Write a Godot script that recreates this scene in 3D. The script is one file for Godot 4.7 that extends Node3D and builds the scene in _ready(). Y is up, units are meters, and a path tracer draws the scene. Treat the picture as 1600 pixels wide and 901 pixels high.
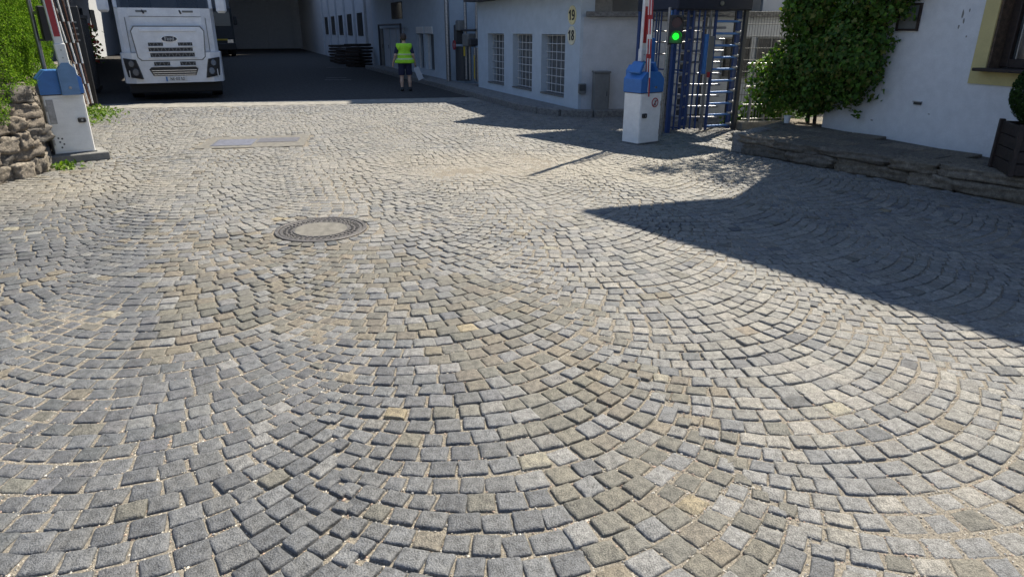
extends Node3D

# ------------------------------------------------------------------ mesh builder
class MB:
	var v := PackedVector3Array()
	var n := PackedVector3Array()
	var x := Transform3D.IDENTITY

	func tri(a: Vector3, b: Vector3, c: Vector3, out: Vector3) -> void:
		var m := (b - a).cross(c - a)
		if m.length_squared() < 1e-14:
			return
		m = m.normalized()
		if m.dot(out) < 0.0:
			var t := b
			b = c
			c = t
			m = -m
		v.append(x * a); v.append(x * c); v.append(x * b)
		m = (x.basis * m).normalized()
		n.append(m); n.append(m); n.append(m)

	func quad(a: Vector3, b: Vector3, c: Vector3, d: Vector3, out: Vector3) -> void:
		tri(a, b, c, out)
		tri(a, c, d, out)

	func stri(a: Vector3, b: Vector3, c: Vector3, na: Vector3, nb: Vector3, nc: Vector3) -> void:
		var m := (b - a).cross(c - a)
		if m.dot(na + nb + nc) < 0.0:
			var t := b; b = c; c = t
			t = nb; nb = nc; nc = t
		v.append(x * a); v.append(x * c); v.append(x * b)
		n.append((x.basis * na).normalized()); n.append((x.basis * nc).normalized()); n.append((x.basis * nb).normalized())

	func box(c: Vector3, s: Vector3, b := 0.0, bas := Basis.IDENTITY) -> void:
		var h := s * 0.5
		if b > 0.0:
			b = minf(b, minf(h.x, minf(h.y, h.z)) * 0.6)
		var ax := [Vector3.RIGHT, Vector3.UP, Vector3.BACK]
		for k in 3:
			var u: Vector3 = ax[(k + 1) % 3]
			var w: Vector3 = ax[(k + 2) % 3]
			var f: Vector3 = ax[k]
			var hu := h.dot(u)
			var hw := h.dot(w)
			var hf := h.dot(f)
			for sg in [-1.0, 1.0]:
				var o: Vector3 = f * hf * sg
				var p := u * (hu - b)
				var q := w * (hw - b)
				quad(c + bas * (o - p - q), c + bas * (o + p - q), c + bas * (o + p + q), c + bas * (o - p + q), bas * (f * sg))
			if b > 0.0:
				for su in [-1.0, 1.0]:
					for sw in [-1.0, 1.0]:
						var e1: Vector3 = u * (hu * su) + w * ((hw - b) * sw)
						var e2: Vector3 = u * ((hu - b) * su) + w * (hw * sw)
						var l := f * (hf - b)
						quad(c + bas * (e1 - l), c + bas * (e1 + l), c + bas * (e2 + l), c + bas * (e2 - l), bas * (u * su + w * sw))
		if b > 0.0:
			for i in [-1.0, 1.0]:
				for j in [-1.0, 1.0]:
					for k in [-1.0, 1.0]:
						tri(c + bas * Vector3(h.x * i, (h.y - b) * j, (h.z - b) * k), c + bas * Vector3((h.x - b) * i, h.y * j, (h.z - b) * k), c + bas * Vector3((h.x - b) * i, (h.y - b) * j, h.z * k), bas * Vector3(i, j, k))

	func cyl(a: Vector3, b: Vector3, r0: float, r1: float, sides := 12, caps := true) -> void:
		var d := (b - a).normalized()
		var u := d.cross(Vector3.UP if absf(d.y) < 0.9 else Vector3.RIGHT).normalized()
		var w := d.cross(u)
		for i in sides:
			var t0 := TAU * i / sides
			var t1 := TAU * (i + 1) / sides
			var e0 := u * cos(t0) + w * sin(t0)
			var e1 := u * cos(t1) + w * sin(t1)
			stri(a + e0 * r0, a + e1 * r0, b + e1 * r1, e0, e1, e1)
			stri(a + e0 * r0, b + e1 * r1, b + e0 * r1, e0, e1, e0)
			if caps:
				tri(a, a + e0 * r0, a + e1 * r0, -d)
				tri(b, b + e0 * r1, b + e1 * r1, d)

	func tube(pts: Array, r: float, sides := 8) -> void:
		for i in pts.size() - 1:
			cyl(pts[i], pts[i + 1], r, r, sides, true)

	# profile: [[radius, y], ...] turned round the y axis at c
	func lathe(c: Vector3, prof: Array, seg := 32, a0 := 0.0, a1 := TAU) -> void:
		for k in prof.size() - 1:
			var p: Array = prof[k]
			var q: Array = prof[k + 1]
			var nn := Vector2(q[1] - p[1], -(q[0] - p[0])).normalized()
			for i in seg:
				var t0 := lerpf(a0, a1, float(i) / seg)
				var t1 := lerpf(a0, a1, float(i + 1) / seg)
				var e0 := Vector3(cos(t0), 0, sin(t0))
				var e1 := Vector3(cos(t1), 0, sin(t1))
				var n0 := e0 * nn.x + Vector3.UP * nn.y
				var n1 := e1 * nn.x + Vector3.UP * nn.y
				var A: Vector3 = c + e0 * p[0] + Vector3.UP * p[1]
				var B: Vector3 = c + e1 * p[0] + Vector3.UP * p[1]
				var C: Vector3 = c + e1 * q[0] + Vector3.UP * q[1]
				var D: Vector3 = c + e0 * q[0] + Vector3.UP * q[1]
				if p[0] > 1e-5:
					stri(A, B, C, n0, n1, n1)
				if q[0] > 1e-5:
					stri(A, C, D, n0, n1, n0)

	# polygon in the xy plane pushed from z0 to z1
	func prism(poly: PackedVector2Array, z0: float, z1: float) -> void:
		var ix := Geometry2D.triangulate_polygon(poly)
		for i in range(0, ix.size(), 3):
			var a := poly[ix[i]]; var b := poly[ix[i + 1]]; var c := poly[ix[i + 2]]
			tri(Vector3(a.x, a.y, z1), Vector3(b.x, b.y, z1), Vector3(c.x, c.y, z1), Vector3(0, 0, signf(z1 - z0)))
			tri(Vector3(a.x, a.y, z0), Vector3(b.x, b.y, z0), Vector3(c.x, c.y, z0), Vector3(0, 0, signf(z0 - z1)))
		var sgn := -1.0 if Geometry2D.is_polygon_clockwise(poly) else 1.0
		for i in poly.size():
			var a := poly[i]; var b := poly[(i + 1) % poly.size()]
			var e := b - a
			quad(Vector3(a.x, a.y, z0), Vector3(b.x, b.y, z0), Vector3(b.x, b.y, z1), Vector3(a.x, a.y, z1), Vector3(e.y, -e.x, 0) * sgn)

	# polygon on the ground plan (x, z) pushed from y0 up to y1
	func slab(poly: PackedVector2Array, y0: float, y1: float) -> void:
		var ix := Geometry2D.triangulate_polygon(poly)
		for i in range(0, ix.size(), 3):
			var a := poly[ix[i]]; var b := poly[ix[i + 1]]; var c := poly[ix[i + 2]]
			tri(Vector3(a.x, y1, a.y), Vector3(b.x, y1, b.y), Vector3(c.x, y1, c.y), Vector3.UP)
			tri(Vector3(a.x, y0, a.y), Vector3(b.x, y0, b.y), Vector3(c.x, y0, c.y), Vector3.DOWN)
		var sgn := -1.0 if Geometry2D.is_polygon_clockwise(poly) else 1.0
		for i in poly.size():
			var a := poly[i]; var b := poly[(i + 1) % poly.size()]
			var e := b - a
			quad(Vector3(a.x, y0, a.y), Vector3(b.x, y0, b.y), Vector3(b.x, y1, b.y), Vector3(a.x, y1, a.y), Vector3(e.y, 0, -e.x) * sgn)

	func mesh() -> ArrayMesh:
		var arr := []
		arr.resize(Mesh.ARRAY_MAX)
		arr[Mesh.ARRAY_VERTEX] = v
		arr[Mesh.ARRAY_NORMAL] = n
		var m := ArrayMesh.new()
		m.add_surface_from_arrays(Mesh.PRIMITIVE_TRIANGLES, arr)
		return m

# ------------------------------------------------------------------ helpers
var rng := RandomNumberGenerator.new()
var used := {}
var M := {}
var TX := {}

func numbered(called: String) -> String:
	var k: int = used.get(called, 0)
	used[called] = k + 1
	return called if k == 0 else "%s_%03d" % [called, k]

func obj(called: String, m, mat: Material, parent: Node = null) -> MeshInstance3D:
	var o := MeshInstance3D.new()
	o.mesh = m.mesh() if m is MB else m
	o.material_override = mat
	if parent == null:
		o.name = numbered(called)
		add_child(o, true)
	else:
		o.name = called
		parent.add_child(o, true)
	return o

func thing(called: String, label: String, category: String, at := Vector3.ZERO, turn := 0.0, group := "") -> Node3D:
	var o := Node3D.new()
	o.name = numbered(called)
	add_child(o, true)
	o.position = at
	o.rotation.y = turn
	tag(o, label, category, group)
	return o

func tag(o: Node, label: String, category: String, group := "", kind := "") -> void:
	o.set_meta("label", label)
	o.set_meta("category", category)
	if group != "":
		o.set_meta("group", group)
	if kind != "":
		o.set_meta("kind", kind)

func struct(called: String, m, mat: Material, label: String, category: String) -> MeshInstance3D:
	var o := obj(called, m, mat)
	tag(o, label, category, "", "structure")
	return o

func one_box(called: String, c: Vector3, s: Vector3, mat: Material, parent: Node, bevel := 0.0, bas := Basis.IDENTITY) -> MeshInstance3D:
	var m := MB.new()
	m.box(c, s, bevel, bas)
	return obj(called, m, mat, parent)

func one_bar(called: String, a: Vector3, b: Vector3, r: float, mat: Material, parent: Node, sides := 8) -> MeshInstance3D:
	var m := MB.new()
	m.cyl(a, b, r, r, sides)
	return obj(called, m, mat, parent)

func noise_of(freq: float, seed_: int, type := FastNoiseLite.TYPE_SIMPLEX_SMOOTH, oct := 4) -> FastNoiseLite:
	var f := FastNoiseLite.new()
	f.seed = seed_
	f.frequency = freq
	f.noise_type = type
	f.fractal_octaves = oct
	return f

# grey multiplier texture: layers [[frequency, amount, seed, type], ...] and white grain
func grain_tex(key: String, size: int, layers: Array, grain: float, mean: float, bump: float) -> void:
	var r := RandomNumberGenerator.new()
	r.seed = hash(key)
	var ims := []
	for l in layers:
		ims.append(noise_of(l[0], l[2], l[3] if l.size() > 3 else FastNoiseLite.TYPE_SIMPLEX_SMOOTH).get_seamless_image(size, size))
	var im := Image.create(size, size, false, Image.FORMAT_RGB8)
	var hm := Image.create(size, size, false, Image.FORMAT_RGB8)
	for y in size:
		for x in size:
			var t := 0.0
			for i in layers.size():
				t += (ims[i].get_pixel(x, y).r - 0.5) * layers[i][1]
			var g := r.randfn(0.0, 1.0) * grain
			var c := clampf(mean + t + g, 0.0, 1.0)
			im.set_pixel(x, y, Color(c, c, c))
			var hh := clampf(0.5 + t * 1.2 + g * 0.6, 0.0, 1.0)
			hm.set_pixel(x, y, Color(hh, hh, hh))
	hm.bump_map_to_normal_map(bump)
	TX[key] = ImageTexture.create_from_image(im)
	TX[key + "_n"] = ImageTexture.create_from_image(hm)

func mat(r: float, g: float, b: float, rough := 0.8, tex := "", size := 1.0, nrm := 1.0, metal := 0.0) -> StandardMaterial3D:
	var m := StandardMaterial3D.new()
	m.albedo_color = Color(r, g, b).linear_to_srgb()
	m.roughness = rough
	m.metallic = metal
	if tex != "":
		m.albedo_texture = TX[tex]
		m.uv1_triplanar = true
		m.uv1_world_triplanar = true
		m.uv1_scale = Vector3.ONE / size
		if nrm > 0.0:
			m.normal_enabled = true
			m.normal_texture = TX[tex + "_n"]
			m.normal_scale = nrm
	return m

func frame_basis(d: Vector3) -> Basis:
	return Basis(d, Vector3.UP, Vector3(-d.z, 0, d.x))

const PITCH := deg_to_rad(21.0)
const EYE := 1.62
# camera-free check of what lies near the frame, used only to skip stones nobody could see
func seen(p: Vector3) -> bool:
	var dz := -p.z + 1.1
	var dep := dz * cos(PITCH) - (p.y - EYE) * sin(PITCH)
	return dep > 0.3 and absf(p.x) < 0.86 * dep + 0.9

# ------------------------------------------------------------------ materials
func make_materials() -> void:
	var CE := FastNoiseLite.TYPE_CELLULAR
	grain_tex("granite", 512, [[0.10, 0.60, 3], [0.022, 0.42, 4], [0.26, 0.45, 5]], 0.12, 0.78, 4.5)
	grain_tex("plaster", 512, [[0.012, 0.07, 11], [0.06, 0.035, 12], [0.3, 0.05, 13]], 0.02, 0.92, 1.6)
	grain_tex("asphalt", 512, [[0.012, 0.25, 21], [0.3, 0.3, 22]], 0.13, 0.74, 4.0)
	grain_tex("gravel", 512, [[0.09, 0.55, 31, CE], [0.02, 0.35, 32], [0.2, 0.3, 33]], 0.10, 0.76, 9.0)
	grain_tex("concrete", 512, [[0.010, 0.22, 41], [0.05, 0.14, 42], [0.25, 0.10, 43]], 0.05, 0.84, 2.5)
	grain_tex("rock", 512, [[0.018, 0.45, 51], [0.07, 0.40, 52], [0.22, 0.25, 53]], 0.06, 0.70, 10.0)
	grain_tex("paint", 256, [[0.015, 0.12, 61], [0.08, 0.05, 62]], 0.012, 0.93, 0.6)
	grain_tex("leafy", 256, [[0.05, 0.35, 71]], 0.05, 0.80, 1.0)

	M.bed = mat(0.44, 0.39, 0.31, 0.95, "gravel", 0.16, 1.4)
	M.stone = mat(1, 1, 1, 0.62, "granite", 0.48, 1.1)
	M.stone.vertex_color_use_as_albedo = true
	M.grit = mat(1, 1, 1, 0.9)
	M.grit.vertex_color_use_as_albedo = true
	M.asphalt = mat(0.112, 0.106, 0.100, 0.92, "asphalt", 0.9, 0.8)
	M.asphalt.metallic_specular = 0.25
	M.concrete = mat(0.29, 0.275, 0.24, 0.85, "concrete", 1.3)
	M.concrete_grey = mat(0.26, 0.255, 0.24, 0.85, "concrete", 0.9)
	M.kerb = mat(0.27, 0.265, 0.25, 0.8, "granite", 0.8)
	M.iron = mat(0.17, 0.16, 0.155, 0.5, "rock", 0.25, 0.6, 0.4)
	M.slot = mat(0.012, 0.012, 0.012, 0.9)
	M.plate = mat(0.15, 0.146, 0.155, 0.5, "concrete", 0.4, 0.5, 0.1)
	M.plate_blue = mat(0.195, 0.20, 0.245, 0.45, "concrete", 0.4, 0.5, 0.1)
	M.plaster_blue = mat(0.50, 0.575, 0.635, 0.9, "plaster", 2.2, 0.6)
	M.plaster_grey = mat(0.52, 0.545, 0.57, 0.9, "plaster", 2.2, 0.6)
	M.plaster_white = mat(0.72, 0.72, 0.71, 0.9, "plaster", 1.2, 1.8)
	M.plaster_yellow = mat(0.60, 0.50, 0.22, 0.9, "plaster", 1.5, 0.6)
	M.white_paint = mat(0.74, 0.74, 0.72, 0.45, "paint", 0.6, 0.3)
	M.cab_white = mat(0.93, 0.92, 0.875, 0.5, "plaster", 0.7, 0.15)
	M.blue = mat(0.05, 0.19, 0.50, 0.42, "paint", 0.5, 0.3)
	M.blue_pale = mat(0.13, 0.25, 0.43, 0.42, "paint", 0.5, 0.3)
	M.blue_dark = mat(0.016, 0.05, 0.17, 0.4, "paint", 0.5, 0.3)
	M.navy = mat(0.008, 0.013, 0.030, 0.6, "paint", 0.5, 0.3)
	M.red = mat(0.38, 0.025, 0.03, 0.45, "paint", 0.4, 0.3)
	M.rust = mat(0.17, 0.065, 0.035, 0.6, "rock", 0.3, 0.4)
	M.galv = mat(0.42, 0.42, 0.42, 0.38, "concrete", 0.3, 0.2, 0.75)
	M.galv_pale = mat(0.55, 0.56, 0.56, 0.6)
	M.pane_dull = mat(0.30, 0.32, 0.335, 0.25, "paint", 0.7, 0.2)
	M.wire = mat(0.20, 0.205, 0.20, 0.75)
	M.tinted = mat(0.02, 0.025, 0.03, 0.05)
	M.tinted.transparency = BaseMaterial3D.TRANSPARENCY_ALPHA
	M.tinted.albedo_color.a = 0.72
	M.infill = mat(0.185, 0.175, 0.152, 0.9, "concrete", 0.5)
	M.steel = mat(0.30, 0.31, 0.33, 0.45, "", 1.0, 0.0, 0.5)
	M.grey_paint = mat(0.16, 0.165, 0.16, 0.55, "paint", 0.5, 0.3)
	M.dark_grey = mat(0.045, 0.047, 0.05, 0.55, "paint", 0.5, 0.3)
	M.black = mat(0.015, 0.015, 0.016, 0.45)
	M.rubber = mat(0.02, 0.02, 0.02, 0.85)
	M.wood_dark = mat(0.052, 0.03, 0.02, 0.6, "rock", 0.5, 0.4)
	M.wood_rev = mat(0.16, 0.105, 0.065, 0.7, "rock", 0.6, 0.3)
	M.roof_tile = mat(0.14, 0.07, 0.05, 0.85, "rock", 0.5)
	M.cream = mat(0.74, 0.66, 0.36, 0.5, "paint", 0.4, 0.2)
	M.cream_pale = mat(0.72, 0.68, 0.50, 0.5, "paint", 0.4, 0.2)
	M.truck = mat(0.78, 0.79, 0.80, 0.3, "paint", 1.2, 0.15)
	M.truck.clearcoat_enabled = true
	M.truck.clearcoat = 0.6
	M.chrome = mat(0.6, 0.6, 0.62, 0.15, "", 1.0, 0.0, 1.0)
	M.glass_dark = mat(0.02, 0.024, 0.028, 0.06)
	M.glass = mat(0.10, 0.12, 0.13, 0.04)
	M.glass.transparency = BaseMaterial3D.TRANSPARENCY_ALPHA
	M.glass.albedo_color.a = 0.22
	M.lens = mat(0.35, 0.36, 0.37, 0.08, "", 1.0, 0.0, 0.6)
	M.yellow_pipe = mat(0.55, 0.40, 0.03, 0.5)
	M.rocks = []
	for c in [[0.46, 0.39, 0.305], [0.38, 0.33, 0.265], [0.52, 0.45, 0.36], [0.31, 0.28, 0.24]]:
		M.rocks.append(mat(c[0], c[1], c[2], 0.9, "rock", 0.5, 1.6))
	M.slabs = []
	for c in [[0.30, 0.25, 0.18], [0.25, 0.215, 0.165], [0.34, 0.285, 0.21], [0.21, 0.185, 0.145]]:
		M.slabs.append(mat(c[0], c[1], c[2], 0.85, "rock", 0.55, 1.0))
	M.mortar = mat(0.20, 0.175, 0.14, 0.95, "gravel", 0.4, 1.0)
	M.soil = mat(0.06, 0.045, 0.03, 0.95, "gravel", 0.4, 1.0)
	M.leaf = mat(1, 1, 1, 0.55)
	M.leaf.metallic_specular = 0.35
	M.leaf.vertex_color_use_as_albedo = true
	M.leaf.backlight_enabled = true
	M.leaf.backlight = Color(0.75, 0.85, 0.35)
	M.hedge = mat(1, 1, 1, 0.9)
	M.hedge.metallic_specular = 0.2
	M.hedge.vertex_color_use_as_albedo = true
	M.hedge.backlight_enabled = true
	M.hedge.backlight = Color(0.62, 0.7, 0.2)
	M.bark = mat(0.075, 0.055, 0.04, 0.9, "rock", 0.3)
	M.vest = mat(0.42, 0.86, 0.03, 0.7, "paint", 0.3, 0.3)
	M.reflective = mat(0.52, 0.62, 0.30, 0.4)
	M.skin = mat(0.48, 0.31, 0.22, 0.6)
	M.cloth_dark = mat(0.017, 0.02, 0.05, 0.85)
	M.hair = mat(0.05, 0.032, 0.022, 0.7)
	M.paper = mat(0.38, 0.40, 0.42, 0.7)

# ------------------------------------------------------------------ cobbles
var col_v := PackedVector3Array()
var col_n := PackedVector3Array()
var col_c := PackedColorArray()

func cobble_variant(r: RandomNumberGenerator, fine: bool) -> Array:
	var ts := [-0.44, -0.20, 0.20, 0.44] if fine else [-0.36, 0.36]
	var cor := []
	for i in 4:
		cor.append(Vector2(r.randf_range(-0.07, 0.05), r.randf_range(-0.07, 0.05)))
	var per := []
	for side in 4:
		for t in ts:
			var tt: float = t + (r.randf_range(-0.04, 0.04) if fine else 0.0)
			var d := 0.5 + r.randf_range(-0.028, 0.012)
			var p := [Vector2(tt, d), Vector2(d, -tt), Vector2(-tt, -d), Vector2(-d, tt)][side] as Vector2
			var fx := p.x + 0.5
			var fy := p.y + 0.5
			var w: Vector2 = cor[0] * (1 - fx) * (1 - fy) * Vector2(-1, -1) + cor[1] * fx * (1 - fy) * Vector2(1, -1) + cor[2] * fx * fy + cor[3] * (1 - fx) * fy * Vector2(-1, 1)
			per.append(p + w)
	var wear := r.randf_range(0.90, 0.96)
	var rings := [[0.45, 0.0014], [wear - 0.14, 0.0005], [wear, -0.0010 - (0.96 - wear) * 0.02], [1.0, -0.0065], [1.01, -0.05]] if fine else [[0.78, 0.0], [0.95, -0.0006], [1.0, -0.0055], [1.0, -0.045]]
	var st := SurfaceTool.new()
	st.begin(Mesh.PRIMITIVE_TRIANGLES)
	st.set_smooth_group(0)
	var P := []
	var cy := r.randf_range(-0.0015, 0.003)
	var tilt := Vector2(r.randf_range(-0.02, 0.02), r.randf_range(-0.02, 0.02))
	for k in rings.size():
		var row := []
		for q in per:
			var jit := r.randf_range(-0.0014, 0.0014) if fine and k < 3 else 0.0
			var s: float = rings[k][0]
			if fine and k == 2:
				s += r.randf_range(-0.035, 0.02)
			row.append(Vector3(q.x * s * 0.11, rings[k][1] + jit + tilt.dot(q) * 0.1, q.y * s * 0.11))
		P.append(row)
	var ce := Vector3(0, cy, 0)
	var cnt := per.size()
	for i in cnt:
		var j := (i + 1) % cnt
		for q in [ce, P[0][i], P[0][j]]:
			st.add_vertex(q)
		for k in rings.size() - 1:
			for q in [P[k][i], P[k + 1][i], P[k + 1][j], P[k][i], P[k + 1][j], P[k][j]]:
				st.add_vertex(q)
	st.index()
	st.generate_normals()
	st.deindex()
	var m := st.commit()
	var a := m.surface_get_arrays(0)
	var vv: PackedVector3Array = a[Mesh.ARRAY_VERTEX]
	var nn: PackedVector3Array = a[Mesh.ARRAY_NORMAL]
	var up := 0.0
	for i in mini(30, nn.size()):
		up += nn[i].y
	if up < 0.0:
		for i in range(0, vv.size(), 3):
			var t := vv[i + 1]; vv[i + 1] = vv[i + 2]; vv[i + 2] = t
			var u := nn[i + 1]; nn[i + 1] = nn[i + 2]; nn[i + 2] = u
		for i in nn.size():
			nn[i] = -nn[i]
		a[Mesh.ARRAY_VERTEX] = vv
		a[Mesh.ARRAY_NORMAL] = nn
	m = ArrayMesh.new()
	m.add_surface_from_arrays(Mesh.PRIMITIVE_TRIANGLES, a)
	return [m, vv, nn]

func blob(p: Vector2, c: Vector2, r: Vector2) -> float:
	var d := (p - c) / r
	return clampf(1.35 - d.length(), 0.0, 1.0)

const PAVED := [Vector2(-6.25, 1.6), Vector2(-5.82, -7.4), Vector2(-5.66, -8.3), Vector2(-6.9, -10.5), Vector2(-9.2, -15.18), Vector2(-0.45, -17.0), Vector2(0.27, -15.2), Vector2(1.1, -13.82), Vector2(5.2, -14.15), Vector2(5.2, -12.3), Vector2(3.3, -9.62), Vector2(5.06, -6.49), Vector2(8.6, -0.9), Vector2(8.6, 1.6)]
const HOLE := Vector2(-1.67, -5.68)
const SVC := Vector2(-4.0, -10.62)

# fields of paving laid at different times
const BROWN_FIELD := [Vector2(-3.19, -5.58), Vector2(-2.04, -5.58), Vector2(-0.90, -4.99), Vector2(-0.18, -4.48), Vector2(0.52, -3.89), Vector2(0.78, -3.19), Vector2(1.05, -2.42), Vector2(0.94, -1.66), Vector2(0.18, -1.66), Vector2(0.12, -2.12), Vector2(-0.12, -2.67), Vector2(-0.57, -3.38), Vector2(-1.36, -3.51), Vector2(-1.90, -3.15)]
const BLUE_FIELD := [Vector2(-7.15, -7.42), Vector2(-3.97, -7.11), Vector2(-3.19, -5.58), Vector2(-1.90, -3.15), Vector2(-1.36, -3.51), Vector2(-0.57, -3.38), Vector2(-0.12, -2.67), Vector2(0.12, -2.12), Vector2(0.18, -1.66), Vector2(0.10, -1.23), Vector2(-2.31, -1.23), Vector2(-5.37, -3.69)]

func tone_of(p: Vector2, nz: FastNoiseLite, r: RandomNumberGenerator) -> Color:
	# the yard was patched with stones of different quarries: blue-grey, pale grey and yellow-brown ones
	var j := nz.get_noise_2d(p.x * 1.0, p.y * 1.0)
	var q := p + Vector2(j, nz.get_noise_2d(p.x + 40.0, p.y)) * 0.7
	var qs := p + Vector2(j, nz.get_noise_2d(p.x + 40.0, p.y)) * 0.22
	var brown := 0.60 if Geometry2D.is_point_in_polygon(qs, PackedVector2Array(BROWN_FIELD)) else 0.05
	var blue := 1.0 if Geometry2D.is_point_in_polygon(qs, PackedVector2Array(BLUE_FIELD)) else 0.06
	brown = maxf(brown, blob(q, Vector2(-4.6, -8.6), Vector2(1.6, 1.4)) * 0.4)
	var sand := maxf(blob(q, Vector2(0.2, -8.6), Vector2(2.6, 1.2)), blob(q, Vector2(-4.9, -7.2), Vector2(1.2, 1.2)) * 0.8)
	# paler, sand-coloured setts between the manhole and the street
	var pale := 0.0 if blue > 0.5 or brown > 0.5 else maxf(blob(q, Vector2(-3.6, -11.5), Vector2(4.2, 3.0)), blob(q, Vector2(-0.6, -12.8), Vector2(3.2, 3.4)))
	if blue < 0.5 and brown < 0.5:
		pale = maxf(pale, maxf(blob(q, Vector2(0.0, -8.2), Vector2(4.5, 2.4)), blob(q, Vector2(2.4, -4.6), Vector2(2.6, 2.4)) * 0.55))
	var k := r.randf()
	var c: Color
	if r.randf() < minf(pale * 1.6, 0.9):
		c = [Color(0.285, 0.278, 0.255), Color(0.315, 0.302, 0.270), Color(0.262, 0.256, 0.236), Color(0.335, 0.318, 0.280), Color(0.275, 0.262, 0.228)][r.randi() % 5]
		c = c.lerp(Color(0.42, 0.375, 0.29), sand * 0.6)
		return c * (1.0 + r.randf_range(-0.09, 0.09))
	if k < brown:
		c = [Color(0.205, 0.190, 0.150), Color(0.185, 0.176, 0.146), Color(0.170, 0.163, 0.136), Color(0.235, 0.203, 0.150), Color(0.205, 0.182, 0.143), Color(0.200, 0.193, 0.165)][r.randi() % 6]
	elif k > 0.99:
		c = [Color(0.33, 0.275, 0.175), Color(0.27, 0.225, 0.165), Color(0.34, 0.315, 0.24)][r.randi() % 3]
	elif r.randf() < minf(blue * 1.8, 0.95):
		c = [Color(0.146, 0.152, 0.160), Color(0.163, 0.169, 0.176), Color(0.125, 0.130, 0.137), Color(0.182, 0.187, 0.191), Color(0.156, 0.159, 0.160)][r.randi() % 5]
	else:
		c = [Color(0.232, 0.232, 0.225), Color(0.262, 0.260, 0.250), Color(0.215, 0.217, 0.215), Color(0.280, 0.276, 0.262), Color(0.240, 0.234, 0.216)][r.randi() % 5]
	c = c.lerp(Color(0.42, 0.375, 0.29), sand * 0.6)
	return c * (1.0 + r.randf_range(-0.09, 0.09))

func put_cobble(xf: Transform3D, va: Array, c: Color) -> void:
	col_v.append_array(xf * (va[1] as PackedVector3Array))
	var nb := Transform3D(xf.basis.orthonormalized(), Vector3.ZERO)
	col_n.append_array(nb * (va[2] as PackedVector3Array))
	var cc := PackedColorArray()
	cc.resize(va[1].size())
	cc.fill(c)
	col_c.append_array(cc)

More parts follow.
